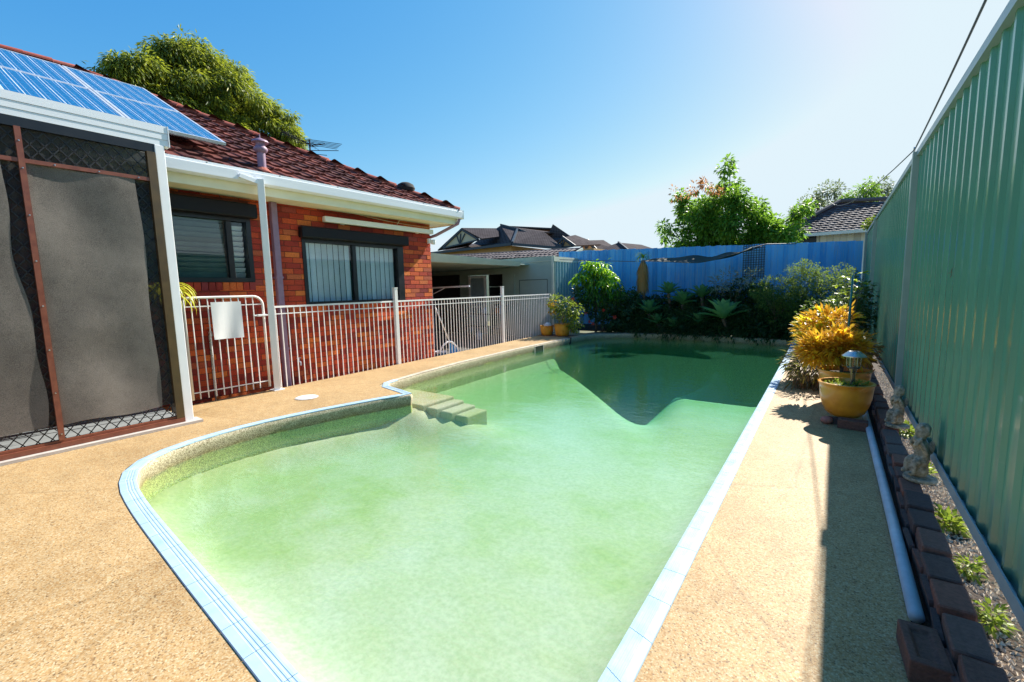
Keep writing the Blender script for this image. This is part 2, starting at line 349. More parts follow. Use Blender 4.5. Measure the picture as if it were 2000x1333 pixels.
# ------------------------------------------------------------------ mesh helpers
class MB:
    def __init__(s): s.v = []; s.f = []
    def add(s, vs, fs):
        o = len(s.v); s.v.extend([tuple(p) for p in vs]); s.f.extend([tuple(i + o for i in f) for f in fs]); return s
    def box(s, x0, x1, y0, y1, z0, z1):
        vs = [(x0, y0, z0), (x1, y0, z0), (x1, y1, z0), (x0, y1, z0), (x0, y0, z1), (x1, y0, z1), (x1, y1, z1), (x0, y1, z1)]
        return s.add(vs, [(0, 3, 2, 1), (4, 5, 6, 7), (0, 1, 5, 4), (1, 2, 6, 5), (2, 3, 7, 6), (3, 0, 4, 7)])
    def bar(s, a, b, wx, wy):
        a = Vector(a); b = Vector(b); d = (b - a).normalized()
        u = d.cross(Vector((0, 0, 1)));  u = u.normalized() if u.length > .01 else Vector((1, 0, 0))
        v = d.cross(u).normalized()
        vs = []
        for p in (a, b):
            for (i, j) in ((-1, -1), (1, -1), (1, 1), (-1, 1)): vs.append(p + u * wx * .5 * i + v * wy * .5 * j)
        return s.add(vs, [(0, 3, 2, 1), (4, 5, 6, 7), (0, 1, 5, 4), (1, 2, 6, 5), (2, 3, 7, 6), (3, 0, 4, 7)])
    def tube(s, pts, r, n=8, cap=True):
        pts = [Vector(p) for p in pts]; rs = r if isinstance(r, (list, tuple)) else [r] * len(pts)
        rings = []
        ref = None
        for i, p in enumerate(pts):
            d = (pts[min(i + 1, len(pts) - 1)] - pts[max(i - 1, 0)]).normalized()
            if ref is None: ref = d.orthogonal().normalized()
            u = (ref - d * ref.dot(d)).normalized(); ref = u; v = d.cross(u)
            rings.append([p + (u * math.cos(2 * PI * k / n) + v * math.sin(2 * PI * k / n)) * rs[i] for k in range(n)])
        vs = [q for ring in rings for q in ring]; fs = []
        for i in range(len(pts) - 1):
            for k in range(n):
                a = i * n + k; b = i * n + (k + 1) % n
                fs.append((a, b, b + n, a + n))
        if cap: fs.append(tuple(range(n))[::-1]); fs.append(tuple((len(pts) - 1) * n + k for k in range(n)))
        return s.add(vs, fs)
    def lathe(s, prof, n=32, c=(0, 0, 0)):
        vs = []; fs = []
        for r, z in prof:
            for k in range(n): vs.append((c[0] + r * math.cos(2 * PI * k / n), c[1] + r * math.sin(2 * PI * k / n), c[2] + z))
        for i in range(len(prof) - 1):
            for k in range(n):
                a = i * n + k; b = i * n + (k + 1) % n; fs.append((a, b, b + n, a + n))
        fs.append(tuple(range(n))[::-1]); fs.append(tuple((len(prof) - 1) * n + k for k in range(n)))
        return s.add(vs, fs)
    def mesh(s, name, mat=None, smooth=False):
        me = bpy.data.meshes.new(name); me.from_pydata([tuple(p) for p in s.v], [], s.f); me.update()
        if mat: me.materials.append(mat)
        if smooth: me.polygons.foreach_set('use_smooth', [True] * len(me.polygons))
        return me

WL = {}
def link(name, me, parent=None, loc=(0, 0, 0), rot=None, scale=None):
    """loc is a world location; parents are never rotated when children are placed this way"""
    o = bpy.data.objects.new(name, me); COL.objects.link(o)
    loc = Vector(loc)
    if parent is not None:
        o.parent = parent; o.location = loc - WL[parent.name]
    else: o.location = loc
    WL[o.name] = loc
    if rot is not None:
        o.rotation_mode = 'QUATERNION' if not isinstance(rot, Euler) else 'XYZ'
        if isinstance(rot, Euler): o.rotation_euler = rot
        else: o.rotation_quaternion = rot
    if scale is not None: o.scale = scale
    return o
def obj(name, mb, mat, parent=None, smooth=False, kind=None):
    o = link(name, mb.mesh(name, mat, smooth), parent)
    if kind: o['kind'] = kind
    return o
def thing(name, label, cat, loc=(0, 0, 0), group=None):
    o = link(name, None, None, loc); o.empty_display_size = .1
    o['label'] = label; o['category'] = cat
    if group: o['group'] = group
    return o
def tag(o, label, cat, group=None):
    o['label'] = label; o['category'] = cat
    if group: o['group'] = group
    return o
def smoothby(o, ang=40):
    me = o.data
    me.polygons.foreach_set('use_smooth', [True] * len(me.polygons))
    try: me.set_sharp_from_angle(angle=math.radians(ang))
    except Exception: pass
def bevel(o, wd=.004, seg=2):
    b = o.modifiers.new('bevel', 'BEVEL'); b.width = wd; b.segments = seg; b.limit_method = 'ANGLE'; return o

def holed_sheet(outer, holes, z, name):
    pts = []; edges = []
    for loop in [outer] + holes:
        o = len(pts); pts += [Vector(p) for p in loop]; edges += [(o + i, o + (i + 1) % len(loop)) for i in range(len(loop))]
    r = delaunay_2d_cdt(pts, edges, [], 1, 1e-5)
    def inside(p, poly):
        c = False
        for i in range(len(poly)):
            a, b = poly[i], poly[i - 1]
            if (a[1] > p[1]) != (b[1] > p[1]) and p[0] < (b[0] - a[0]) * (p[1] - a[1]) / (b[1] - a[1]) + a[0]: c = not c
        return c
    fs = []
    for f in r[2]:
        cx = sum(r[0][i][0] for i in f) / len(f); cy = sum(r[0][i][1] for i in f) / len(f)
        if inside((cx, cy), outer) and not any(inside((cx, cy), h) for h in holes): fs.append(tuple(f))
    mb = MB(); mb.add([(p[0], p[1], z) for p in r[0]], fs)
    me = mb.mesh(name)
    bm = bmesh.new(); bm.from_mesh(me); bmesh.ops.recalc_face_normals(bm, faces=bm.faces)
    for f in bm.faces:
        if f.normal.z < 0: f.normal_flip()
    bm.to_mesh(me); bm.free(); return me

def offset_poly(poly, d):
    n = len(poly); out = []
    for i in range(n):
        p0 = Vector(poly[i - 1]); p1 = Vector(poly[i]); p2 = Vector(poly[(i + 1) % n])
        e1 = (p1 - p0).normalized(); e2 = (p2 - p1).normalized()
        n1 = Vector((e1.y, -e1.x)); n2 = Vector((e2.y, -e2.x)); b = (n1 + n2)
        b = b / max(.35, b.length_squared) * 2 if b.length > .01 else n1
        out.append(tuple(p1 + b * d))
    return out

# ------------------------------------------------------------------ pool outline (counter-clockwise, inner edge)
POOL = [(-.61, .69), (-.62, 2.0), (-.63, 3.3), (-.66, 6.0), (-.70, 9.0), (-.74, 11.2), (-.80, 12.75),
        (-1.6, 12.85), (-3.0, 12.95), (-4.4, 12.95), (-5.2, 12.75), (-5.75, 12.3), (-5.92, 11.8), (-5.96, 11.2), (-5.99, 10.0), (-5.98, 8.3), (-5.87, 6.4), (-5.72, 5.2), (-5.60, 4.55), (-5.52, 4.28), (-5.42, 4.17), (-5.0, 4.10),
        (-4.68, 4.02), (-4.64, 3.96), (-4.75, 3.70), (-4.93, 3.0), (-5.06, 2.2), (-5.00, 1.66), (-4.90, 1.32), (-4.68, 1.04), (-4.30, .91), (-3.99, .87),
        (-3.56, .83), (-2.55, .77), (-1.5, .715)]
def chaikin(P, rounds, keep):
    for _ in range(rounds):
        Q = []
        for i in range(len(P)):
            a, b = P[i], P[(i + 1) % len(P)]
            if keep(P[i]): Q.append(a)
            else:
                z_ = P[i - 1]; Q += [(a[0] * .75 + z_[0] * .25, a[1] * .75 + z_[1] * .25), (a[0] * .75 + b[0] * .25, a[1] * .75 + b[1] * .25)]
        P = Q
    return P
POOL = chaikin(POOL, 2, lambda p: p[0] > -1.2 or (p[0] > -5.05 and 3.6 < p[1] < 4.2) or (p[1] < .8) or (p[1] > 5 and p[1] < 12))
OUT = offset_poly(POOL, .105)
WLZ = -.15

# ------------------------------------------------------------------ setting: ground, deck, pool
gm = holed_sheet([(-400, -300), (400, -300), (400, 700), (-400, 700)], [offset_poly(POOL, .3)], -.26, 'ground'); gm.materials.append(M['earth'])
g = link('ground', gm); g['kind'] = 'structure'
DECK = [(.32, -1.5), (.32, 12.78), (.30, 13.0), (-6.0, 13.1), (-6.2, 12.4), (-7.32, 12.35), (-6.68 - .065 * 8.6, 11.8), (-6.68 - .065 * 6.1, 9.3), (-6.68 - .065 * 2.4, 5.6), (-6.72, 3.2), (-6.74, 2.1), (-6.6, 1.81), (-5.9, 1.81), (-5.70, -1.5)]
dm = holed_sheet(DECK, [OUT], 0.0, 'pool_deck'); dm.materials.append(M['deck'])
deck = link('pool_deck', dm); deck['kind'] = 'structure'
# deck edge skirts
mb = MB()
for i in range(len(DECK)):
    a = DECK[i]; b = DECK[(i + 1) % len(DECK)]
    mb.add([(a[0], a[1], 0), (b[0], b[1], 0), (b[0], b[1], -.3), (a[0], a[1], -.3)], [(0, 3, 2, 1)])
obj('deck_edge', mb, M['concrete'], deck)
# pool shell: wall, coping bed, floor
shell = link('pool_shell', None); shell['kind'] = 'structure'; WL[shell.name] = Vector((0, 0, 0))
mb = MB(); n = len(POOL)
IN2 = offset_poly(POOL, -.012)
prof = [(OUT, -.006), (POOL, -.006), (offset_poly(POOL, -.008), -.022), (IN2, -.05), (POOL, -.13), (POOL, -3.0)]
vs = []; fs = []
for pl, z in prof: vs += [(p[0], p[1], z) for p in pl]
for k in range(len(prof) - 1):
    for i in range(n):
        j = (i + 1) % n; fs.append((k * n + i, k * n + j, (k + 1) * n + j, (k + 1) * n + i))
mb.add(vs, fs); smoothby(obj('pool_wall', mb, M['edge'], shell), 42)
def floor_z(x, y):
    def ss(t): t = min(1, max(0, t)); return t * t * (3 - 2 * t)
    base = -.50 - .14 * ss((y - 1) / 6)
    if y > 4.3:
        L = -1.5 - .66 * (y - 4.4) - .05 * max(0, y - 6) ** 2; Rb = -1.36 - .22 * (y - 4.4) + .35 * max(0, y - 10.2)
        d = min(x - L, Rb - x)
        base -= (.03 + 1.15 * ss((y - 4.2) / 6.5) + .9 * ss((y - 8.8) / 2.5)) * ss((x - L) / (.90 + .10 * (y - 4.4))) * ss((Rb - x) / (.85 + .10 * (y - 4.4)) + .08)
        base -= .28 * ss((x - L) / 1.0) * ss((y - 6) / 5) + 1.1 * ss((y - 8.6) / 3.4) * ss((x - L) / 1.0) * ss((x - Rb) / .6 + .5)
    dm_ = 9.0
    for i in range(len(POOL)):
        ax, ay = POOL[i - 1]; bx, by = POOL[i]; ex, ey = bx - ax, by - ay; q = max(0, min(1, ((x - ax) * ex + (y - ay) * ey) / (ex * ex + ey * ey)))
        dm_ = min(dm_, (x - ax - ex * q) ** 2 + (y - ay - ey * q) ** 2)
    cove = math.exp(-dm_ / .045) * min(.30, .18 + .12 * max(0, -.6 - base))
    return base + cove + .22 * math.exp(-((x + 4.5) / .95) ** 2 - ((y - 4.3) / .5) ** 2)
mb = MB(); nx, ny = 90, 160; X0, X1, Y0, Y1 = -6.15, -.5, .6, 13.05
vs = []
for j in range(ny + 1):
    for i in range(nx + 1):
        x = X0 + (X1 - X0) * i / nx; y = Y0 + (Y1 - Y0) * j / ny
        vs.append((x, y, floor_z(x, y) + random.uniform(-.004, .004)))
fs = [(j * (nx + 1) + i, j * (nx + 1) + i + 1, (j + 1) * (nx + 1) + i + 1, (j + 1) * (nx + 1) + i) for j in range(ny) for i in range(nx)]
mb.add(vs, fs); obj('pool_floor', mb, M['floor'], shell, True)
for k, (x1, z) in enumerate([(-4.60, -.185), (-4.40, -.225), (-4.18, -.265), (-3.96, -.305)]):
    x0 = -6.05 if k == 0 else [-4.60, -4.40, -4.18][k - 1] + .001
    b = obj('pool_step', MB().box(x0, x1, 4.13 + .07 * k, 4.78, -1.1, z), M['floor'], shell); bevel(b, .02)
# water body
wm = MB(); WP = offset_poly(POOL, .04)
nW = len(WP); wm.v = [(p[0], p[1], WLZ) for p in WP] + [(p[0], p[1], -3.2) for p in WP]
me = holed_sheet(WP, [], WLZ, 'tmp')
wf = [tuple(p.vertices) for p in me.polygons]
tv = [tuple(v.co) for v in me.vertices]
wm.v = tv + [(x, y, -3.2) for x, y, z in tv]; N0 = len(tv)
wm.f = wf + [tuple(i + N0 for i in f[::-1]) for f in wf]
idx = {(round(x, 4), round(y, 4)): i for i, (x, y, z) in enumerate(tv)}
for i in range(nW):
    a = idx[(round(WP[i][0], 4), round(WP[i][1], 4))]; b = idx[(round(WP[(i + 1) % nW][0], 4), round(WP[(i + 1) % nW][1], 4))]
    wm.f.append((b, a, a + N0, b + N0))
wo_ = obj('pool_water', wm, M['water']); wo_['kind'] = 'structure'
# coping tiles: ribbed pale blue strip round the near end, the right side and the notch
def coping_piece(a_in, b_in, a_out, b_out, mat, name='coping_tile'):
    a_in, b_in, a_out, b_out = map(Vector, (a_in, b_in, a_out, b_out))
    prof = [(0, -.004), (0.004, .007), (.12, .009), (.20, .009), (.22, .0074), (.27, .0074), (.29, .009), (.36, .009), (.38, .0074), (.43, .0074), (.45, .009), (.52, .009), (.54, .0074), (.59, .0074), (.61, .009), (.97, .007), (1, .001)]
    d = (b_in - a_in); g_ = .0015 / max(.05, d.length)
    vs = []; 
    for t in (g_, 1 - g_):
        pi = a_in.lerp(b_in, t); po = a_out.lerp(b_out, t)
        for u, z in prof: q = pi.lerp(po, u); vs.append((q.x, q.y, z))
    k = len(prof); fs = [(i, i + 1, i + 1 + k, i + k) for i in range(k - 1)]
    fs += [tuple(range(k))[::-1], tuple(range(k, 2 * k))]
    mbb = MB().add(vs, fs); return obj(name, mbb, mat, deck)
def walk(idx0, idx1, step, mat):
    # resample the polyline pair at even steps
    ii = [i % n for i in range(idx0, idx1 + 1)]
    P = [Vector(POOL[i]) for i in ii]; Q = [Vector(OUT[i]) for i in ii]
    L = [0]
    for i in range(1, len(P)): L.append(L[-1] + (P[i] - P[i - 1]).length)
    def at(s):
        for i in range(1, len(P)):
            if s <= L[i] + 1e-9:
                t = (s - L[i - 1]) / (L[i] - L[i - 1]); return P[i - 1].lerp(P[i], t), Q[i - 1].lerp(Q[i], t)
        return P[-1], Q[-1]
    k = max(1, round(L[-1] / step))
    for i in range(k):
        a = at(L[-1] * i / k); b = at(L[-1] * (i + 1) / k); coping_piece(a[0], b[0], a[1], b[1], mat)
ML = MB
iR = next(i for i, p in enumerate(POOL) if p[1] > 12.7); iL = next(i for i, p in enumerate(POOL) if p[0] < -4 and p[1] < 4.62); iN = next(i for i, p in enumerate(POOL) if p == (-4.68, 4.02))
walk(0, iR, .23, M['coping'])                       # right-hand side
walk(iN, n, .23, M['coping'])                      # notch, left side, rounded corner, near end
walk(iL, iN, .23, M['coping'])
# plain worn edge along the far left and far end
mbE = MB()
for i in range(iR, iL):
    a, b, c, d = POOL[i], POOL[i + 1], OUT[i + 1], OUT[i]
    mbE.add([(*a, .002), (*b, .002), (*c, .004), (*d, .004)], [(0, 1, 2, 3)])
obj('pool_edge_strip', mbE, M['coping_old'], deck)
# skimmer opening and dark strip over the edge
t_ = thing('skimmer_opening', 'dark green skimmer slot in the left pool wall under the deck edge', 'skimmer', (-5.985, 9.35, -.12))
obj('frame', MB().box(-6.02, -5.968, 9.12, 9.55, -.035, -.02).box(-6.02, -5.968, 9.12, 9.15, -.2, -.035).box(-6.02, -5.968, 9.52, 9.55, -.2, -.035), M['concrete'], t_)
obj('mouth', MB().box(-6.01, -5.973, 9.15, 9.52, -.2, -.035), simple('shaded_slot_green', (.01, .03, .015), None, 5, .4), t_)  # solid dark box stands in for the shade inside the slot
tag(obj('strap', MB().bar((-5.95, 10.95, .015), (-5.945, 10.9, -.17), .05, .008).bar((-6.1, 11.0, .014), (-5.95, 10.95, .016), .05, .008), M['black']), 'dark strip hanging over the pale pool edge into the water', 'strap')
# skimmer lid
t_ = thing('skimmer_hatch', 'round white skimmer lid set in the pebble deck near the gate', 'lid', (-5.76, 3.11, 0))
obj('disc', MB().lathe([(.135, 0), (.135, .008), (.125, .012), (.02, .013)], 36, (-5.76, 3.11, .001)), M['white'], t_)
obj('ring', MB().lathe([(.15, .001), (.15, .006), (.138, .006)], 36, (-5.76, 3.11, .0)), M['concrete'], t_)

# right-hand garden strip and beds
bed = obj('garden_bed', MB().add([(.325, -1.5, -.02), (.50, -1.5, -.02), (.50, 13.1, -.02), (.325, 13.1, -.02)], [(0, 1, 2, 3)]).add([(.50, -1.5, -.05), (3.5, -1.5, -.05), (3.5, 14.2, -.05), (.50, 14.2, -.05)], [(0, 1, 2, 3)]), M['soil']); bed['kind'] = 'structure'
rear = obj('rear_garden_bed', MB().add([(-7.4, 12.82, .03), (-6.1, 12.75, .03), (-5.3, 12.93, .035), (-4.4, 13.07, .04), (-3.0, 13.07, .04), (-1.6, 12.98, .04), (.5, 12.90, .04), (.5, 14.35, .12), (-8, 14.35, .12), (-7.4, 12.9, .03)], [(0, 1, 2, 3, 4, 5, 6, 7, 8, 9)]), M['soil']); rear['kind'] = 'structure'
lg = obj('yard_beyond', MB().add([(3.5, -8, .02), (9, -8, .02), (9, 15, .02), (3.5, 15, .02)], [(0, 1, 2, 3)]), M['concrete']); lg['kind'] = 'structure'

# ------------------------------------------------------------------ green steel fence
gf = thing('green_steel_fence', 'tall green ribbed steel fence along the right side of the pool deck', 'fence', (.6, 6, .2))
def sheet_mesh():
    mb = MB(); L = .79; pr = []
    y = 0
    for k in range(4):
        b = k * L / 4
        pr += [(b + .0, 0), (b + .075, 0), (b + .088, .017), (b + .120, .017), (b + .133, 0), (b + .166, 0), (b + .170, .004), (b + .176, .004), (b + .180, 0)]
    pr.append((L + .012, 0)); pr = [(a, c) for a, c in pr]
    vs = [(-c, a, .0) for a, c in pr] + [(-c, a, 2.33) for a, c in pr]; k = len(pr)
    mb.add(vs, [(i, i + 1, i + 1 + k, i + k) for i in range(k - 1)])
    return mb.mesh('sheet', M['gfence'])
shm = sheet_mesh()
yy = -1.25
while yy < 14.2:
    link('sheet', shm, gf, (.60 - random.uniform(0, .003), yy, .235)); yy += .79
obj('top_rail', MB().box(.56, .645, -1.3, 14.28, 2.56, 2.615), M['frail'], gf)
obj('bottom_rail', MB().box(.565, .572, -1.3, 14.28, .225, .285).box(.572, .604, -1.3, 14.28, .222, .243), M['frail'], gf)
for py in (-.2, 5.8, 11.1, 14.17):
    obj('post', MB().box(.535, .60, py - .035, py + .035, -.05, 2.60), M['fpost'], gf)
tag(obj('steel_ring', MB().tube([(.56, 5.98 + .035 * math.cos(a), 2.655 + .035 * math.sin(a)) for a in np.linspace(0, 2 * PI, 21)], .006, 6), M['steel']), 'small steel ring tied on top of the green fence post', 'ring')
def sag(a, b, s, n_=16):
    a = Vector(a); b = Vector(b); return [a.lerp(b, t / n_) - Vector((0, 0, s * 4 * (t / n_) * (1 - t / n_))) for t in range(n_ + 1)]
tag(obj('overhead_cable', MB().tube(sag((.5, 2.0, 2.80), (.56, 5.95, 2.66), .03) + sag((.56, 5.99, 2.66), (-.4, 24, 4.9), .35)[1:], .006, 6), M['cable']), 'thin dark cable running through the ring up across the sky', 'cable')
tw = MB(); tw.tube([(.578, 3.80, 1.47), (.57, 3.79, 1.455), (.574, 3.80, 1.43), (.566, 3.785, 1.41)], .002, 5); tw.tube([(.572, 3.80, 1.445), (.563, 3.82, 1.435)], .0015, 5)
tag(obj('dry_twig', tw, M['bark']), 'small dry brown twig hanging on the green fence sheet', 'twig')

# ------------------------------------------------------------------ brick edging, pipe, loose bricks
be = thing('brick_edging', 'row of old dark bricks edging the garden strip below the green fence', 'edging', (.445, 4, 0))
bk = MB().box(-.055, .055, -.112, .112, 0, .105); bme = bk.mesh('brick', M['oldbrick'])
bmb = bmesh.new(); bmb.from_mesh(bme); bmesh.ops.bevel(bmb, geom=bmb.edges[:], offset=.006, segments=1, affect='EDGES'); bmb.to_mesh(bme); bmb.free()
obj('mortar_bed', MB().box(.405, .500, .8, 12.6, -.10, .075), M['mortar'], be)
yy = .9
while yy < 12.6:
    b = link('brick', bme, be, (.452 + random.uniform(-.005, .005), yy + random.uniform(-.006, .006), .014 + random.uniform(-.010, .010)), Euler((random.uniform(-.05, .05), random.uniform(-.06, .04), random.uniform(-.03, .03))), (random.uniform(.88, 1.05), random.uniform(.93, 1.0), random.uniform(.95, 1.1)))
    b = link('brick', bme, be, (.408 + random.uniform(-.006, .006), yy + .1, -.12 + random.uniform(-.01, .01)), Euler((random.uniform(-.05, .05), random.uniform(-.18, -.05), random.uniform(-.05, .05))), (.22, .9, 1.9))
    yy += .246
tag(obj('drain_pipe', MB().tube([(.335, 2.30, .03), (.333, 3.2, .03), (.325, 4.4, .032), (.318, 5.7, .03), (.31, 7.5, .03), (.30, 9.5, .03), (.30, 11.5, .03)], .027, 14), M['pvc'], None, True), 'long weathered white pipe lying beside the dark brick edging', 'pipe')
def frog_brick(name, label, cat, loc, rz, mat, group=None):
    t0 = thing(name, label, cat, loc, group); L, W, Hh = .115, .0575, .085
    mb = MB(); i1, i2 = .085, .032
    top = [(-W, -L, Hh), (W, -L, Hh), (W, L, Hh), (-W, L, Hh)]; ins = [(-i2, -i1, Hh), (i2, -i1, Hh), (i2, i1, Hh), (-i2, i1, Hh)]; low = [(-i2 * .7, -i1 * .85, Hh - .014), (i2 * .7, -i1 * .85, Hh - .014), (i2 * .7, i1 * .85, Hh - .014), (-i2 * .7, i1 * .85, Hh - .014)]
    bot = [(-W, -L, 0), (W, -L, 0), (W, L, 0), (-W, L, 0)]
    vs = bot + top + ins + low; fs = [(0, 3, 2, 1)]
    for k in range(4):
        j = (k + 1) % 4; fs += [(k, j, 4 + j, 4 + k), (4 + k, 4 + j, 8 + j, 8 + k), (8 + k, 8 + j, 12 + j, 12 + k)]
    fs.append((12, 13, 14, 15)); mb.add(vs, fs)
    b = link('body', mb.mesh('body', mat), t0, loc); bevel(b, .005)
    t0.rotation_euler = (0, 0, rz); return t0
frog_brick('loose_brick', 'dark brown brick with a pressed hollow lying at the near end of the pipe', 'brick', (.325, 2.05, .002), .06, M['oldbrick'])
frog_brick('loose_brick', 'brown brick wedged under the front of the big yellow pot', 'brick', (.20, 5.22, .001), 1.5, M['oldbrick'])
tag(link('stone', (lambda q: q.mesh('stone', M['pinkstone'], True))(MB().lathe([(.03, 0), (.055, .02), (.05, .05), (.025, .065)], 9)), None, (-.005, 5.30, .001)), 'small pink stone tucked under the left side of the big yellow pot', 'stone')
# gravel + weeds in the lit strip
mb = MB()
for i in range(9500):
    y = random.uniform(.6, 9); x = random.uniform(.50, .80); s_ = random.uniform(.005, .015); z = -.049
    a = random.uniform(0, 6.28); q = [(x + s_ * math.cos(a + k * 2.09), y + s_ * 1.3 * math.sin(a + k * 2.09), z) for k in range(3)]
    mb.add(q + [(x + random.uniform(-.003, .003), y, z + s_ * .9)], [(0, 1, 3), (1, 2, 3), (2, 0, 3)])
go = obj('gravel', mb, M['gravel']); tag(go, 'pale gravel and dry litter between brick edging and green fence', 'gravel'); go['kind'] = 'stuff'

# ------------------------------------------------------------------ leaf helpers
def leaves(name, C, D, N, L, W, mat, fold=.12):
    n_ = len(C); D = D / np.linalg.norm(D, axis=1, keepdims=True)
    S = np.cross(D, N); S /= (np.linalg.norm(S, axis=1, keepdims=True) + 1e-9); N2 = np.cross(S, D)
    L = np.asarray(L).reshape(-1, 1); W = np.asarray(W).reshape(-1, 1)
    base = C; tip = C + D * L - np.array([0, 0, 1.0]) * L * .12; mid = C + D * L * .45
    l = mid + S * W * .5 + N2 * W * fold; r = mid - S * W * .5 + N2 * W * fold
    V = np.stack([base, r, tip, l], 1).reshape(-1, 3)
    me = bpy.data.meshes.new(name); me.vertices.add(4 * n_); me.vertices.foreach_set('co', V.ravel())
    F = (np.arange(n_)[:, None] * 4 + np.array([0, 1, 2, 0, 2, 3])[None]).ravel()
    me.loops.add(6 * n_); me.loops.foreach_set('vertex_index', F.astype(np.int32))
    me.polygons.add(2 * n_); me.polygons.foreach_set('loop_start', np.arange(0, 6 * n_, 3, dtype=np.int32))
    try: me.polygons.foreach_set('loop_total', np.full(2 * n_, 3, dtype=np.int32))
    except Exception: pass
    me.update(calc_edges=True); me.materials.append(mat); return me
def clump_leaves(name, clumps, n_, L, W, mat, droop=.3, shell=.6, flat=1.0, twist=.6):
    """clumps: (x,y,z,r); leaves sit in sprigs spread through each clump's volume"""
    cl = np.array([c[:4] for c in clumps], float); w_ = cl[:, 3] ** 2; w_ /= w_.sum()
    ns = max(1, n_ // 7); k = rng.choice(len(cl), ns, p=w_)
    d = rng.normal(size=(ns, 3)); d /= np.linalg.norm(d, axis=1, keepdims=True)
    rr = cl[k, 3:4] * (shell + (1.12 - shell) * rng.random((ns, 1)) ** .8)
    sp = cl[k, :3] + d * rr * np.array([1, 1, flat])
    s = np.repeat(np.arange(ns), 7)[:n_]; m_ = len(s)
    j = rng.normal(size=(m_, 3)); j /= np.linalg.norm(j, axis=1, keepdims=True)
    C = sp[s] + j * np.mean(L) * .55
    D = d[s] * .6 + j * twist + np.array([0, 0, -droop]); N = rng.normal(size=(m_, 3)) * .5 + np.array([0, 0, 1.0])
    return leaves(name, C, D, N, rng.uniform(.7, 1.25, m_) * L, rng.uniform(.75, 1.2, m_) * W, mat)
def limbs(base, top_pts, r0, n_=7, fork=.45):
    mb = MB(); b = Vector(base)
    zt = max(p[2] for p in top_pts); cx = sum(p[0] for p in top_pts) / len(top_pts); cy = sum(p[1] for p in top_pts) / len(top_pts)
    f = Vector((b.x * .6 + cx * .4, b.y * .6 + cy * .4, b.z + (zt - b.z) * fork))
    mb.tube([b - Vector((0, 0, .05)), b.lerp(f, .3) + Vector((.02, 0, 0)), b.lerp(f, .7) - Vector((.02, 0, 0)), f], [r0, r0 * .85, r0 * .72, r0 * .6], n_)
    for p in top_pts:
        p = Vector(p[:3]); st = b.lerp(f, random.uniform(.7, 1)); md = st.lerp(p, .5) + Vector((random.uniform(-.05, .05), random.uniform(-.05, .05), (p - st).length * .08))
        mb.tube([st, md, p], [r0 * .42, r0 * .25, r0 * .08], 5)
    return mb
def shrub(name, label, cat, base, clumps, n_, L, W, mat, droop=.3, r0=.02, group=None, shell=.5, flat=1.0, bark='bark'):
    t0 = thing(name, label, cat, base, group)
    obj('stem', limbs(base, clumps if len(clumps) < 14 else clumps[::2], r0), M[bark], t0)
    f = link('foliage', clump_leaves('foliage', clumps, n_, L, W, mat, droop, shell, flat), t0)
    return t0
def blade_mesh(name, L, W, mat, curve=.5, seg=6, up=.6, fold=.25, wprof=None):
    """leaf blade along +X from the origin, rising then arching over"""
    vs = []; fs = []; x = z = 0; a = up
    for i in range(seg + 1):
        t = i / seg; w_ = W * .5 * (wprof(t) if wprof else math.sin(PI * min(1, .12 + t * .88)) ** .7)
        if i == seg: w_ = W * .01
        vs += [(x, -w_, z + fold * w_), (x, 0, z), (x, w_, z + fold * w_)]
        x += math.cos(a) * L / seg; z += math.sin(a) * L / seg; a -= curve / seg * 2
    for i in range(seg):
        b = i * 3; fs += [(b, b + 3, b + 4, b + 1), (b + 1, b + 4, b + 5, b + 2)]
    return MB().add(vs, fs).mesh(name, mat, True)
def place_leaf(me, parent, pos, az, el, roll=0, s=1, name='leaf'):
    return link(name, me, parent, pos, Euler((roll, -el, az)), (s, s, s))

# ================================================================== brick house
HX = -6.98
house = thing('brick_house', 'red brick house with terracotta tiled hip roof and white gutter behind the pool fence', 'house', (-9, 2, 0))
OPEN = [(1.0, 3.12, 1.60, 2.70), (3.88, 5.95, 1.21, 2.47)]       # window openings y0 y1 z0 z1
mb = MB()
def wallslab(x0, x1, y0, y1, z0, z1):
    ys = sorted({y0, y1, *[v for o in OPEN for v in o[:2]]}); ys = [y for y in ys if y0 <= y <= y1]
    for a, b in zip(ys[:-1], ys[1:]):
        o = [q for q in OPEN if q[0] <= a + 1e-6 and b <= q[1] + 1e-6]
        if o: mb.box(x0, x1, a, b, z0, o[0][2]); mb.box(x0, x1, a, b, o[0][3], z1)
        else: mb.box(x0, x1, a, b, z0, z1)
wallslab(HX - .12, HX - .008, -4, 6.70, -.3, 2.80)
mb.box(-14.2, HX - .12, 6.58, 6.70, -.3, 2.80)
wall = obj('wall', mb, M['mortar'], house)
# bricks: stretcher courses with closers at the corner and round the openings
bricks = []; H0 = .0865
for c in range(-3, 33):
    z = c * H0; y = 6.71 - (0 if c % 2 else .12)
    if c % 2 == 0: bricks.append((6.655, z, .11))
    while y > -3:
        y0, y1 = y - .23, y - .0; segs = [(y0, y1)]
        for oy0, oy1, oz0, oz1 in OPEN:
            if z + .076 > oz0 + .01 and z < oz1 - .01:
                ns_ = []
                for a, b in segs:
                    if b <= oy0 or a >= oy1: ns_.append((a, b)); continue
                    if a < oy0: ns_.append((a, oy0))
                    if b > oy1: ns_.append((oy1, b))
                segs = ns_
        for a, b in segs:
            if b - a > .03: bricks.append(((a + b) / 2, z, b - a))
        y -= .24
me_b = MB().box(-.03, .0, -.5, .5, 0, .076).mesh('brick', M['brick'])
bricks.sort(key=lambda q: (q[0] < 2.15) * 100 + abs(q[0] - 0) * .8 + abs(q[1] - 1.2) * .35 + (q[1] < -.05) * 50)
bulk = MB()
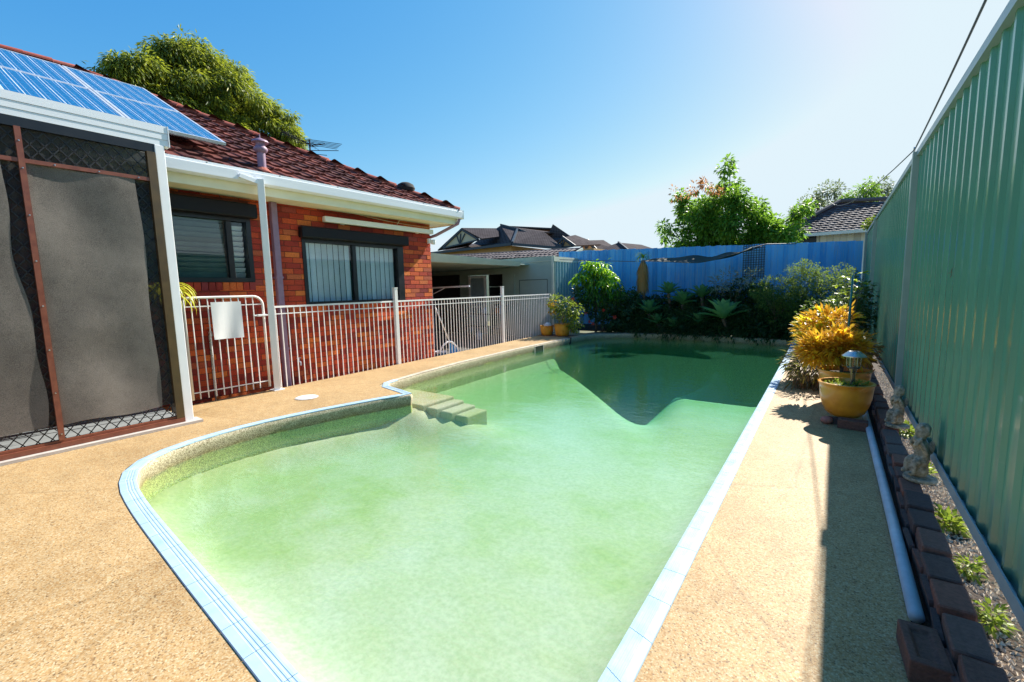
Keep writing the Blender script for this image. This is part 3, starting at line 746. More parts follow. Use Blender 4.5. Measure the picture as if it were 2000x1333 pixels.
for i, (y, z, L) in enumerate(bricks):
    dx = random.uniform(-.0025, .002)
    if i < 300: link('brick', me_b, wall, (HX + dx, y, z + random.uniform(-.001, .001)), None, (1, L * random.uniform(.985, 1.0), 1))
    else: bulk.box(HX - .03 + dx, HX + dx, y - L / 2, y + L / 2, z, z + .076)
o = obj('brick_mass', bulk, M['brick_i'], wall); o['kind'] = 'stuff'
# sill courses on edge
for oy0, oy1, oz in ((1.0, 3.12, 1.60), (3.88, 5.95, 1.21)):
    k = int((oy1 - oy0) / .086); st = (oy1 - oy0) / k
    sme = MB().box(-.06, .022, -.5 * (st - .010), .5 * (st - .010), -.115, -.004).mesh('sill_brick', M['brick'])
    for i in range(k): link('sill_brick', sme, wall, (HX, oy0 + st * (i + .5), oz), Euler((0, .10, 0)))
# windows
def window(y0, y1, z0, z1, mull, boxh, blind):
    wn = link('window', MB().box(HX - .10, HX + .015, y0, y0 + .06, z0, z1).box(HX - .10, HX + .015, y1 - (.06 if blind == 'h' else .14), y1, z0, z1)
              .box(HX - .10, HX + .02, y0 + .06, y1 - .06, z0, z0 + .06).box(HX - .10, HX + .012, y0 + .06, y1 - .06, z1 - boxh - .05, z1 - boxh)
              .box(HX - .09, HX - .02, mull - .035, mull + .035, z0 + .06, z1 - boxh - .05).mesh('window', M['black']), house, (0, 0, 0))
    s = obj('shutter_box', MB().box(HX + .003, HX + .14, y0 - .05, y1 + .06, z1 - boxh, z1 + .01), M['shutter'], wn); bevel(s, .02)
    yr = y1 - (.06 if blind == 'h' else .14)
    for a, b in ((y0 + .06, mull - .035), (mull + .035, yr)):
        obj('pane', MB().box(HX - .056, HX - .052, a, b, z0 + .06, z1 - boxh - .05), M['glass'], wn)
    rm = obj('recess', MB().add([(HX - .30, y0, z0), (HX - .30, y1, z0), (HX - .30, y1, z1), (HX - .30, y0, z1), (HX - .1, y0, z0), (HX - .1, y1, z0), (HX - .1, y1, z1), (HX - .1, y0, z1)], [(0, 1, 2, 3), (0, 4, 5, 1), (1, 5, 6, 2), (2, 6, 7, 3), (3, 7, 4, 0)]), M['room'], wn)
    if blind == 'h':
        sl = MB().box(-.004, .004, -.5, .5, -.036, .036).mesh('slat', M['slat_dark']); z = z0 + .10
        while z < z1 - boxh - .06:
            link('slat', sl, wn, (HX - .085, (y0 + mull) / 2, z), Euler((0, .45, 0)), (1, mull - y0 - .12, 1)); z += .068
        sl2 = MB().box(-.004, .004, -.5, .5, -.036, .036).mesh('slat', M['slat_white']); z = z0 + .10
        while z < z1 - boxh - .06:
            link('slat', sl2, wn, (HX - .115, (yr + mull) / 2, z), Euler((0, .6, 0)), (1, yr - mull - .03, 1)); z += .075
    else:
        zt = z1 - boxh - .06; sl = MB(); 
        for i in range(4):
            a0 = -.05 + .025 * i; sl.add([(.006 * math.sin(PI * i / 4), a0, z0 + .065), (.006 * math.sin(PI * (i + 1) / 4), a0 + .025, z0 + .065), (.006 * math.sin(PI * (i + 1) / 4), a0 + .025, zt), (.006 * math.sin(PI * i / 4), a0, zt)], [(0, 1, 2, 3)])
        slm = sl.mesh('slat', M['slat_white'], True); y = y0 + .11
        while y < yr - .02:
            if abs(y - mull) > .03: link('slat', slm, wn, (HX - .085, y, 0), Euler((0, 0, random.uniform(.0, .10))))
            y += .108
window(1.0, 3.12, 1.60, 2.70, 2.84, .19, 'h')
window(3.88, 5.95, 1.21, 2.47, 4.86, .17, 'v')
# eaves
obj('soffit', MB().box(-7.0, -6.52, -4, 7.05, 2.795, 2.81).box(-14.2, -7.0, 6.70, 7.05, 2.795, 2.81), M['cream'], house)
obj('fascia', MB().box(-6.54, -6.51, -4, 7.06, 2.78, 2.98).box(-14.2, -6.54, 7.03, 7.06, 2.78, 2.98), M['cream'], house)
gt = MB(); pr = [(-6.505, 3.06), (-6.505, 2.90), (-6.42, 2.89), (-6.385, 2.915), (-6.378, 3.03), (-6.385, 3.035), (-6.385, 3.068), (-6.397, 3.068), (-6.40, 2.93), (-6.49, 2.915), (-6.495, 3.06)]
vs = [(a, -4, b) for a, b in pr] + [(a, 7.12, b) for a, b in pr]; k = len(pr)
gt.add(vs, [(i, (i + 1) % k, (i + 1) % k + k, i + k) for i in range(k)]); gt.box(-6.50, -6.378, 7.12, 7.13, 2.89, 3.066); gt.box(-14.2, -6.50, 7.07, 7.16, 2.90, 3.06)
for sy in np.arange(-3, 7, .9): gt.box(-6.49, -6.385, sy, sy + .02, 3.05, 3.062)
obj('gutter', gt, M['gutterw'], house)
dp = obj('downpipe', MB().box(-6.97, -6.885, 3.40, 3.49, -.25, 2.79), M['mauve'], house); bevel(dp, .008)
for z in (.55, 1.65): obj('pipe_clip', MB().box(-6.978, -6.88, 3.39, 3.50, z, z + .03), M['mauve'], dp)
obj('corner_downpipe', MB().tube([(-6.44, 7.05, 2.90), (-6.46, 7.03, 2.80), (-6.95, 6.84, 2.58), (-7.22, 6.77, 2.52), (-7.26, 6.76, 2.3), (-7.26, 6.76, -.25)], .032, 8), M['mauve'], house)
vp = obj('vent_pipe', MB().lathe([(.055, 0), (.055, .30), (.058, .302), (.085, .33), (.092, .36), (.07, .39), (.058, .40), (.058, .44), (.11, .445), (.10, .47), (.03, .50), (.008, .51), (.008, .56)], 20, (-6.68, 3.22, 3.10)), M['mauve'], house); smoothby(vp, 50)
obj('collar', MB().lathe([(.16, 0), (.10, .05), (.06, .09)], 14, (-6.69, 3.22, 3.12)), M['ridge'], vp)
# roof
PT = math.radians(27); TP = math.tan(PT); EX = -6.45; RX = -11.2; EY = 7.07; RZ = 3.07 + TP * (EX - RX); RY = EY - (EX - RX); LX = 2 * RX - EX
rf = obj('roof', MB().add([(EX, -6, 3.03), (EX, EY, 3.03), (RX, RY, RZ - .04), (RX, -6, RZ - .04), (LX, -6, 3.03), (LX, EY, 3.03)],
    [(0, 1, 2, 3), (1, 5, 2), (3, 2, 5, 4), (0, 4, 5, 1)]), M['tile_base'], house)
un = Vector((math.sin(PT), 0, math.cos(PT))); uu = Vector((-math.cos(PT), 0, math.sin(PT))); uy = Vector((0, 1, 0))
RM = Matrix((uy, uu, un)).transposed().to_quaternion()
pr = [(-.15, .004), (-.115, .018), (-.08, .024), (-.045, .016), (-.02, .004), (.05, .003), (.11, .004), (.135, .020), (.15, .024)]
tm = MB(); k = len(pr)
tm.add([(a, 0, b * 1.3 + .034) for a, b in pr] + [(a, .41, b - .004) for a, b in pr] + [(a, 0, b - .002) for a, b in pr], [(i, i + 1, i + 1 + k, i + k) for i in range(k - 1)] + [(i + 2 * k, i + 1 + 2 * k, i + 1, i) for i in range(k - 1)])
tme = tm.mesh('tile', M['tile'])
nrow = int((EX - RX) / math.cos(PT) / .335) + 1; cand = []
for r_ in range(nrow):
    for c in range(26):
        y = 7.0 - .15 - c * .3; s_ = r_ * .335 - .03; p = Vector((EX, y, 3.07)) + uu * s_
        if y < EY - (EX - p.x) + .02 and y > -.7: cand.append((abs(p.y) + abs(p.x + 6), p))
cand.sort(key=lambda q: q[0])
for i, (d_, p) in enumerate(cand[:300]): link('tile', tme, rf, p - un * .02, RM @ Euler((random.uniform(-.008, .008), 0, random.uniform(-.01, .01))).to_quaternion())
# end slope tiles (facing away) stay as one joined part, with tiles beyond the limit
rest = MB(); RMm = RM.to_matrix()
for d_, p in cand[300:]:
    rest.add([p - un * .02 + RMm @ Vector(q) for q in tm.v], tm.f)
un2 = Vector((0, math.sin(PT), math.cos(PT))); uu2 = Vector((0, -math.cos(PT), math.sin(PT))); R2 = Matrix((Vector((-1, 0, 0)), uu2, un2)).transposed()
for r_ in range(nrow):
    for c in range(32):
        x = EX - .15 - c * .3; p = Vector((x, EY, 3.07)) + uu2 * (r_ * .335 - .03)
        if x < EX - (EY - p.y) - .0 and x > LX + (EY - p.y): rest.add([p - un2 * .02 + R2 @ Vector(q) for q in tm.v], tm.f)
o = obj('tile_mass', rest, M['tile'], rf); o['kind'] = 'stuff'
def cap_mesh():
    mb = MB(); vs = []
    for x_, r_ in ((0, .105), (.36, .088)):
        for a in np.linspace(-.15, PI + .15, 9): vs.append((x_, r_ * math.cos(a) * 1.15, r_ * math.sin(a) * .72))
    mb.add(vs, [(i, i + 1, i + 10, i + 9) for i in range(8)]); mb.add(vs[:9], [tuple(range(9))]); return mb.mesh('ridge_tile', M['ridge'])
cme = cap_mesh()
def caps(a, b):
    a = Vector(a); b = Vector(b); d = (b - a); nn = int(d.length / .33); q = d.to_track_quat('X', 'Z')
    for i in range(nn): link('ridge_tile', cme, rf, a + d * (i / nn) + Vector((0, 0, random.uniform(-.006, .006))), q)
caps((EX, EY, 3.06), (RX, RY, RZ)); caps((RX, RY, RZ), (RX, -2.5, RZ))
# things fixed to or standing on the house
t_ = thing('wind_vent', 'dark round roof ventilator just behind the hip ridge near the house corner', 'roof vent', (-7.15, 6.15, 3.45))
v_ = obj('dome', MB().lathe([(.02, 0), (.17, .02), (.19, .08), (.16, .15), (.09, .19), (.01, .2)], 16, (-7.2, 6.30, 3.42)), M['room'], t_); smoothby(v_)
obj('throat', MB().lathe([(.12, -.12), (.12, .03)], 14, (-7.2, 6.30, 3.42)), M['room'], t_)
t_ = thing('tv_antenna', 'dark spidery television antenna rising behind the roof ridge', 'antenna', (-10.1, 6.0, 3.6))
obj('mast', MB().tube([(-10.1, 6.0, 3.55), (-10.1, 6.0, 4.98)], .018, 6), M['room'], t_)
ab = MB(); a0 = Vector((-10.75, 5.75, 5.22)); b0 = Vector((-10.0, 6.05, 4.82)); ab.bar(a0, b0, .02, .02)
for i in range(10):
    p = a0.lerp(b0, i / 9); ab.bar(p + Vector((-.05, -.13, -.03)), p + Vector((.05, .13, .03)), .008, .008); ab.bar(p + Vector((0, -.12, .06)), p + Vector((0, .12, -.06)), .006, .006)
obj('yagi', ab, M['room'], t_)
ab = MB(); ab.bar((-10.1, 6.0, 4.86), (-9.65, 6.1, 4.82), .018, .018)
for i in range(5):
    x = -10.05 + i * .1; ab.bar((x - .1, 5.65 + i * .03, 4.86), (x + .25, 6.5 - i * .03, 4.83), .010, .010)
ab.bar((-10.1, 5.9, 4.72), (-9.5, 6.35, 4.70), .012, .012); ab.bar((-10.3, 5.7, 4.68), (-9.9, 6.3, 4.66), .012, .012)
obj('dipoles', ab, M['room'], t_)
t_ = thing('awning_cassette', 'long slim white awning casing mounted high on the brick wall above the wide window', 'awning', (-6.88, 5.4, 2.62))
a_ = obj('casing', MB().box(-6.93, -6.84, 4.24, 6.68, 2.585, 2.675), M['white'], t_); bevel(a_, .01)
obj('bracket', MB().box(-6.977, -6.93, 4.6, 4.66, 2.58, 2.69), M['white'], t_); obj('bracket', MB().box(-6.977, -6.93, 6.3, 6.36, 2.58, 2.69), M['white'], t_)
tag(obj('wall_cord', MB().tube(sag((-6.95, 4.35, 2.86), (-6.93, 6.65, 2.72), .04), .004, 5).tube([(-6.93, 5.80, 2.70), (-6.9, 5.86, 2.80)], .005, 5), M['cream']), 'thin pale cord strung under the eave above the white awning casing', 'cord')
t_ = thing('security_light', 'small white security light on the far corner of the brick wall', 'light', (-6.96, 6.66, 2.42))
l_ = obj('lamp_head', MB().lathe([(.02, 0), (.045, .01), (.055, .05), (.05, .09), (.02, .10)], 12, (-6.90, 6.72, 2.38)), M['white'], t_); smoothby(l_)
obj('mount', MB().box(-6.977, -6.93, 6.62, 6.69, 2.40, 2.50), M['white'], t_)
def tap(label, y, z, m_):
    t0 = thing('garden_tap', label, 'tap', (-6.95, y, z))
    obj('spout', MB().tube([(-6.975, y, z), (-6.90, y, z), (-6.88, y, z - .02), (-6.878, y, z - .06)], .013, 8).tube([(-6.93, y, z), (-6.93, y, z + .05)], .008, 6), m_, t0)
    obj('handle', MB().bar((-6.93, y - .035, z + .055), (-6.93, y + .035, z + .055), .012, .010), m_, t0)
    obj('riser', MB().tube([(-6.965, y, z), (-6.965, y, -.25)], .010, 6), m_, t0)
tap('steel garden tap on the brick wall behind the gate', 2.45, .92, M['steel'])
tap('white hose tap low on the brick wall beside the mauve downpipe', 3.66, .33, M['plastic'])

# solar panels
cellm = MB().box(-.0700, .0700, -.0735, .0735, 0, .002).mesh('cell', M['cell'])
names = {(0, 0): 'lower solar panel nearest the tiled slope, its bottom corner jutting over the eave', (0, 1): 'upper solar panel beside the bare tiles just below the ridge',
         (1, 0): 'lower solar panel rising behind the white patio beam at the left edge', (1, 1): 'upper solar panel at the top left corner under the sky'}
PB = Vector((EX, 0, 3.07)) + un * .16
for (i, j), lab in names.items():
    y0 = 1.83 - i * 1.02; s0 = .50 + j * 1.665
    t0 = thing('solar_module', lab, 'solar panel', PB + uy * y0 + uu * s0, 'solar panels on the tiled roof')
    def P(a, b, c=0): return PB + uy * (y0 + a) + uu * (s0 + b) + un * c
    def rbox(a0, a1, b0, b1, c0, c1):
        m_ = MB(); vs = [P(a, b, c) for c in (c0, c1) for a, b in ((a0, b0), (a1, b0), (a1, b1), (a0, b1))]
        return m_.add(vs, [(0, 3, 2, 1), (4, 5, 6, 7), (0, 1, 5, 4), (1, 2, 6, 5), (2, 3, 7, 6), (3, 0, 4, 7)])
    obj('backsheet', rbox(.015, .985, .015, 1.625, .008, .030), M['panel_back'], t0)
    fr = MB()
    for q in ((0, 1, 0, .03), (0, 1, 1.61, 1.64), (0, .03, .03, 1.61), (.97, 1, .03, 1.61)):
        b = rbox(*q, 0, .038); fr.add(b.v, b.f)
    obj('frame', fr, M['alu'], t0)
    for a in range(6):
        for b in range(10):
            link('cell', cellm, t0, P(.039 + .0765 + a * .154, .042 + .0765 + b * .1555, .0305), RM)
    rl = rbox(-.02, 1.02, .3, .34, -.07, -.001); b = rbox(-.02, 1.02, 1.3, 1.34, -.07, -.001); rl.add(b.v, b.f); obj('mounting_rail', rl, M['alu'], t0)

# ================================================================== patio enclosure at the left
pe = thing('patio_enclosure', 'white framed patio roof and post joined to the house at the left', 'patio', (-5.82, 0, 0))
bm_ = MB()
for z0, z1, o_ in ((2.985, 3.045, 0), (3.048, 3.11, .004), (3.113, 3.185, .008)): bm_.box(-5.88, -5.79 + o_, -3, 1.84, z0, z1)
obj('beam', bm_, M['gutterw'], pe)
obj('beam_end', MB().box(-5.885, -5.776, 1.842, 1.85, 2.98, 3.19), M['gutterw'], pe)
p_ = obj('post', MB().box(-5.88, -5.785, 1.715, 1.80, 0.001, 2.984), M['white'], pe); bevel(p_, .005)
obj('roof_sheet', MB().box(-6.50, -5.885, -3, 1.80, 3.075, 3.10), M['white'], pe)
obj('sill', MB().box(-5.90, -5.70, -3, 1.86, .001, .028), M['concrete'], pe)
obj('patio_floor', MB().box(-6.96, -5.905, -3, 1.80, -.02, .006), M['patio'], pe)
ss_ = thing('security_screen', 'brown framed patio screen with dark shade cloth over a diamond grille', 'screen', (-5.8, 0, .03))
obj('bottom_rail', MB().box(-5.83, -5.765, -3, 1.712, .03, .075).box(-5.83, -5.785, -3, 1.712, .0755, .10), M['brown'], ss_)
obj('top_rail', MB().box(-5.83, -5.79, -3, 1.712, 2.90, 2.982), M['black'], ss_)
obj('jamb', MB().box(-5.835, -5.77, 1.64, 1.712, .076, 2.899), M['brown_dark'], ss_)
mu = obj('mullion', MB().box(-5.81, -5.768, .725, .765, .101, 2.90), M['brown'], ss_)
obj('transom', MB().box(-5.805, -5.775, .766, 1.639, 2.60, 2.635), M['brown'], ss_)
obj('transom', MB().box(-5.805, -5.775, -3, .724, 2.60, 2.635), M['brown'], ss_)
scm = MB().lathe([(.007, 0), (.006, .003), (.001, .004)], 8).mesh('screw', M['steel'])
Q = Euler((0, PI / 2, 0))
for z in (.16, .55, .95, 1.35, 1.75, 2.15, 2.55, 2.78): link('screw', scm, ss_, (-5.767, .745, z), Q)
for y in (.95, 1.25, 1.55, .45, .2): link('screw', scm, ss_, (-5.774, y, 2.617), Q)
gr = MB(); s_ = .058
def clip(a, b, y0, y1, z0, z1):
    t0, t1 = 0.0, 1.0; dy, dz = b[0] - a[0], b[1] - a[1]
    for p, q in ((-dy, a[0] - y0), (dy, y1 - a[0]), (-dz, a[1] - z0), (dz, z1 - a[1])):
        if abs(p) < 1e-9: continue
        r = q / p
        if p < 0: t0 = max(t0, r)
        else: t1 = min(t1, r)
    if t0 >= t1: return None
    return (a[0] + dy * t0, a[1] + dz * t0), (a[0] + dy * t1, a[1] + dz * t1)
for (Y0_, Y1_) in ((-1.2, .724), (.766, 1.64)):
    k = -60
    while k < 60:
        for sg in (1, -1):
            c_ = clip((Y0_ - 5, sg * (-5) * 1.25 + k * .118), (Y0_ + 5, sg * 5 * 1.25 + k * .118), Y0_, Y1_, .10, 2.90)
            if c_: gr.bar((-5.815, c_[0][0], c_[0][1]), (-5.815, c_[1][0], c_[1][1]), .007, .008)
        k += 1
gr_ = obj('grille', gr, M['grille'], ss_); gr_['kind'] = 'stuff'
obj('shade_dark_mesh', MB().add([(-5.828, -3, .24), (-5.828, 1.64, .24), (-5.828, 1.64, 2.9), (-5.828, -3, 2.9)], [(0, 1, 2, 3)]), M['dark_mesh'], ss_)
def rumpled(y0, y1, z0, z1, edge):
    mb = MB(); a, b = 34, 70; vs = []
    for j in range(b + 1):
        for i in range(a + 1):
            t, s = i / a, j / b; y = y0 + (y1 - y0) * t; z = z0 + (z1 - z0) * s
            if edge == 'r': y += t * (.034 * math.sin(s * 5.2 + .6) + .014 * math.sin(s * 17)) 
            else: y += t * .012 * math.sin(s * 11)
            z += (1 - s) * .012 * math.sin(t * 7) + s * .01 * math.sin(t * 9)
            d = .010 * math.sin(t * 6.5 + s * 3) + .010 * math.sin(s * 11 + t * 4) + .012 * math.exp(-((t - .35) ** 2 * 14 + (s - .38) ** 2 * 160)) * 2 + random.uniform(-.0006, .0006)
            vs.append((-5.80 + .010 + d * .6, y, z))
    fs = [(j * (a + 1) + i, j * (a + 1) + i + 1, (j + 1) * (a + 1) + i + 1, (j + 1) * (a + 1) + i) for j in range(b) for i in range(a)]
    return mb.add(vs, fs)
obj('shade_cloth', rumpled(.768, 1.53, .235, 2.60, 'n'), M['cloth'], ss_, True)
obj('shade_cloth', rumpled(-1.2, .65, .235, 2.60, 'r'), M['cloth'], ss_, True)
# potted strappy plant behind the enclosure post
t0 = thing('strappy_plant', 'yellow green strappy plant arching out behind the white patio post', 'plant', (-6.45, 1.78, 1.35))
bme2 = blade_mesh('leaf', .52, .034, M['strap'], curve=1.25, seg=7, up=.95)
for i in range(46):
    place_leaf(bme2, t0, (-6.45 + random.uniform(-.04, .04), 1.80 + random.uniform(-.04, .04), 1.42 + random.uniform(-.05, .05)), random.uniform(-1.0, 2.6), random.uniform(-.5, .35), 0, random.uniform(.7, 1.1))
obj('hanging_pot', MB().lathe([(.07, -.02), (.10, .10), (.11, .13), (.09, .12)], 18, (-6.45, 1.80, 1.30)), M['brown'], t0)
obj('stand', MB().tube([(-6.45, 1.80, 1.28), (-6.45, 1.80, -.2)], .015, 6), M['black'], t0)
t0 = thing('bromeliad', 'small red bromeliad rosette above the yellow strappy plant', 'plant', (-6.6, 1.95, 1.6))
bme3 = blade_mesh('leaf', .15, .035, M['redleaf'], curve=.4, seg=4, up=.5)
for i in range(16): place_leaf(bme3, t0, (-6.6, 1.93, 1.80), i * 2.4, random.uniform(.1, .9), 0, random.uniform(.7, 1))
obj('stem', MB().tube([(-6.6, 1.93, 1.80), (-6.62, 1.85, 1.30), (-6.62, 1.85, -.2)], .012, 6), M['brown'], t0)

# ================================================================== gate, white post, pool fence
wp = thing('veranda_post', 'tall white square post leaning slightly between gate and pool fence', 'post', (-6.64, 3.15, 0))
b0, b1 = Vector((-6.63, 3.145, 0)), Vector((-6.345, 3.02, 2.96))
p_ = obj('shaft', MB().bar(b0, b1, .085, .085), M['white'], wp); bevel(p_, .006)
obj('bracket', MB().bar(b1 - Vector((0, 0, .06)), (-6.355, 2.76, 2.96), .05, .05), M['white'], wp)
obj('base_plate', MB().box(-6.71, -6.56, 3.07, 3.22, 0.001, .012), M['white'], wp)
FXY = lambda y: -6.70 - .065 * (y - 3.2)
gate = thing('pool_gate', 'white tubular pool gate with a rounded top corner beside the patio post', 'gate', (-6.7, 2.6, 0))
gx = -6.70; path = [(gx, 2.10, .06), (gx, 2.10, 1.36), (gx, 2.125, 1.385)]
path += [(gx, 2.2, 1.39), (gx, 2.94, 1.39)] + [(gx, 2.94 + .13 * math.sin(a), 1.26 + .13 * math.cos(a)) for a in np.linspace(.2, PI / 2, 7)] + [(gx, 3.07, .06)]
obj('frame', MB().tube(path, .017, 8), M['picket'], gate, True)
for z in (1.275, .15): obj('rail', MB().bar((gx, 2.11, z), (gx, 3.06, z), .014, .014), M['picket'], gate)
pk = MB().tube([(0, 0, 0), (0, 0, 1)], .008, 6).mesh('picket', M['picket'])
y = 2.185
while y < 3.03:
    link('picket', pk, gate, (gx + .001, y, .06), None, (1, 1, 1.32)); y += .094
lt = obj('latch', MB().box(gx - .02, gx + .03, 2.98, 3.10, 1.10, 1.13).box(gx - .015, gx + .02, 2.93, 2.99, 1.105, 1.125), M['white'], gate); bevel(lt, .004)
obj('bolt', MB().tube([(gx + .035, 3.09, 1.115), (gx + .035, 3.19, 1.115)], .008, 6), M['white'], lt)
sg_ = MB(); vs = []; 
for j in range(13):
    for i in range(9):
        t, s = i / 8, j / 12; vs.append((gx + .022 + .012 * math.sin(t * PI * 2.2 + s * 1.5) * (.4 + s * .6), 2.40 + .37 * t, 1.325 - .50 * s))
sg_.add(vs, [(j * 9 + i, j * 9 + i + 1, (j + 1) * 9 + i + 1, (j + 1) * 9 + i) for j in range(12) for i in range(8)])
tag(obj('white_notice', sg_, M['white'], None, True), 'blank wavy white sheet tied to the bars of the pool gate', 'notice')

pf = thing('pool_fence', 'long white tubular pool fence running along the brick wall to the shed', 'fence', (-6.9, 7, 0))
def fpt(y, z, dx=0): return (FXY(y) + dx - .02, y, z)
posts = [5.62, 9.36]
segs = [(3.24, 5.575), (5.665, 9.315), (9.405, 12.0)]
for a, b in segs:
    obj('top_rail', MB().bar(fpt(a, 1.225), fpt(b, 1.225), .028, .028), M['picket'], pf)
    obj('middle_rail', MB().bar(fpt(a, 1.12), fpt(b, 1.12), .014, .014), M['picket'], pf)
    obj('bottom_rail', MB().bar(fpt(a, -.06), fpt(b, -.06), .02, .02), M['picket'], pf)
    nn = int((b - a) / .098)
    for i in range(nn + 1):
        y = a + (b - a) * i / nn if i else a + .012
        link('picket', pk, pf, fpt(y, -.10, .0), None, (1, 1, 1.31))
for y in posts:
    p_ = obj('post', MB().box(FXY(y) - .055, FXY(y) + .015, y - .035, y + .035, -.2, 1.47), M['picket'], pf); bevel(p_, .004)
    obj('cap', MB().box(FXY(y) - .060, FXY(y) + .020, y - .040, y + .040, 1.471, 1.49), M['picket'], p_)

# pool net, bucket, hose behind the fence
pn = thing('pool_net', 'blue pool leaf net on a white pole leaning behind the fence', 'net', (-7.2, 7.5, -.25))
obj('pole', MB().tube([(-7.05, 6.84, 1.05), (-7.12, 7.30, .27)], .014, 8), M['white'], pn, True)
obj('net_bag', MB().add([(-7.12, 7.30, .28), (-7.10, 7.28, -.12), (-7.06, 7.52, -.14), (-7.08, 7.62, -.02), (-7.10, 7.46, .20), (-7.2, 7.45, -.1)], [(0, 1, 2, 4), (4, 2, 3), (0, 5, 1), (0, 4, 5), (4, 3, 5), (1, 5, 2), (2, 5, 3)]), M['netblue'], pn)
obj('hoop', MB().tube([(-7.11, 6.95, .02), (-7.1, 7.08, .18), (-7.09, 7.22, .25), (-7.09, 7.36, .23), (-7.07, 7.50, .10), (-7.06, 7.58, -.08)], .022, 7), M['white'], pn, True)
bk_ = thing('blue_bucket', 'blue and white bucket standing low behind the fence beside the pool net', 'bucket', (-7.25, 7.25, -.25))
obj('body', MB().lathe([(.11, 0), (.15, .25), (.155, .255), (.14, .25), (.10, .02)], 20, (-7.28, 7.15, -.25)), M['netblue'], bk_, True)
obj('rim', MB().lathe([(.152, .24), (.165, .25), (.165, .275), (.15, .275)], 20, (-7.28, 7.15, -.25)), M['plastic'], bk_)

# ================================================================== garage / carport at the back
ga = thing('garage', 'pale green garage with a flat carport roof beyond the brick house', 'garage', (-9, 12.6, -.25))
w1 = obj('wall', MB().box(-9.55, -7.46, 12.6, 12.72, -.26, 2.46).box(-10.28, -9.55, 12.6, 12.72, 1.95, 2.46).box(-11.16, -10.28, 12.6, 12.72, 1.95, 2.46).box(-15, -11.16, 12.6, 12.72, -.26, 2.46), M['garagew'], ga)
obj('trim', MB().box(-9.2, -7.46, 12.585, 12.598, 2.30, 2.315).box(-7.52, -7.44, 12.57, 12.599, -.26, 2.46).box(-7.455, -7.43, 12.6, 14.3, 2.28, 2.44), M['garaget'], ga)
obj('panel_outline', MB().box(-8.82, -7.70, 12.588, 12.598, 1.70, 1.715).box(-8.83, -8.815, 12.588, 12.598, .2, 1.70).box(-7.70, -7.685, 12.588, 12.598, .2, 1.70), M['dark' if False else 'navy'], ga)
dr = obj('door', MB().box(-9.54, -9.02, 12.575, 12.598, -.2, 1.93), M['garagew'], ga)
dl = obj('screen_door', MB().box(-11.14, -11.04, 12.57, 12.6, -.2, 1.93).box(-10.40, -10.29, 12.57, 12.6, -.2, 1.93).box(-11.04, -10.40, 12.57, 12.6, 1.84, 1.93).box(-11.04, -10.40, 12.57, 12.6, .75, .83), M['white'], ga)
obj('pane', MB().box(-11.04, -10.40, 12.59, 12.6, -.2, 1.84), M['frail'], dl)
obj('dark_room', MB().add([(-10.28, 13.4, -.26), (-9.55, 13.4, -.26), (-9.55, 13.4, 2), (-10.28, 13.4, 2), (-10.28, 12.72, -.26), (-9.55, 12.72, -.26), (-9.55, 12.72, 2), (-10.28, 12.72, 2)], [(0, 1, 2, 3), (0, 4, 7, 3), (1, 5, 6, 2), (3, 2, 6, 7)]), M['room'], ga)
obj('shelf', MB().box(-10.27, -9.56, 12.74, 13.0, 1.50, 1.53).box(-10.27, -9.56, 12.74, 13.0, .9, .93), M['garagew'], ga)
cr = MB(); vs = []; prf = []
yy = 12.73
while yy < 14.3: prf += [(yy, 0), (yy + .05, 0), (yy + .07, .03), (yy + .11, .03), (yy + .13, 0)]; yy += .19
vs = [(-7.455 + c, a, -.26) for a, c in prf] + [(-7.455 + c, a, 2.29) for a, c in prf]; k = len(prf)
cr.add(vs, [(i, i + 1, i + 1 + k, i + k) for i in range(k - 1)]); obj('iron_cladding', cr, M['corr'], ga)
cp = obj('carport_roof', MB().add([(-8.15, 7.0, 2.13), (-8.15, 11.65, 2.13), (-8.10, 7.0, 2.36), (-8.10, 11.70, 2.27), (-15, 7.0, 2.36), (-15, 11.7, 2.27), (-15, 7.0, 2.13), (-15, 11.65, 2.13)], [(0, 1, 3, 2), (2, 3, 5, 4), (1, 7, 5, 3), (0, 6, 7, 1), (0, 2, 4, 6)]), M['garaget'], ga)
obj('eave_strip', MB().box(-12, -8.4, 11.7, 12.6, 2.20, 2.235), M['garagew'], ga)
obj('back_wall', MB().box(-15, -14.9, 6.7, 12.6, -.26, 2.4), M['garagew'], ga)
cf = obj('carport_floor', MB().box(-15, -7.5, 7.3, 12.6, -.27, -.245), simple('shade_toned_concrete', (.10, .095, .085), (.05, .05, .045), 3, .9), ga)  # floor colour darkened to stand in for shade under the carport
obj('added_ceiling', MB().box(-15, -9.2, 11.6, 12.6, 2.14, 2.16), M['garagew'], ga)  # slab added beyond the carport roof to darken the interior
obj('shade_panel', MB().box(-15, -11.6, 12.55, 12.598, -.2, 2.0), M['room'], ga)  # dark panel added on the wall in place of deep carport shade
t0 = thing('clothes_rail', 'folding white clothes rail reaching out from the house corner under the carport', 'clothes rail', (-8.6, 9, 1.5))
obj('arm', MB().bar((-9.6, 9.2, 1.50), (-8.12, 9.2, 1.52), .05, .045), M['white'], t0)
obj('brace', MB().bar((-9.5, 9.1, 1.30), (-9.05, 9.2, 1.49), .02, .02), M['white'], t0)
obj('stand', MB().tube([(-9.58, 9.2, 1.5), (-9.58, 9.2, -.25)], .02, 6), M['white'], t0)
t0 = thing('storage_shelf', 'dim wire shelf stand in the carport holding containers', 'shelf', (-9.4, 11.6, -.25))
for z in (.18, .60): obj('shelf_board', MB().box(-10.6, -8.7, 11.45, 11.75, z - .02, z), M['room'], t0)
for x in (-10.58, -8.72): obj('leg', MB().box(x - .02, x + .02, 11.45, 11.75, -.245, .9), M['room'], t0)
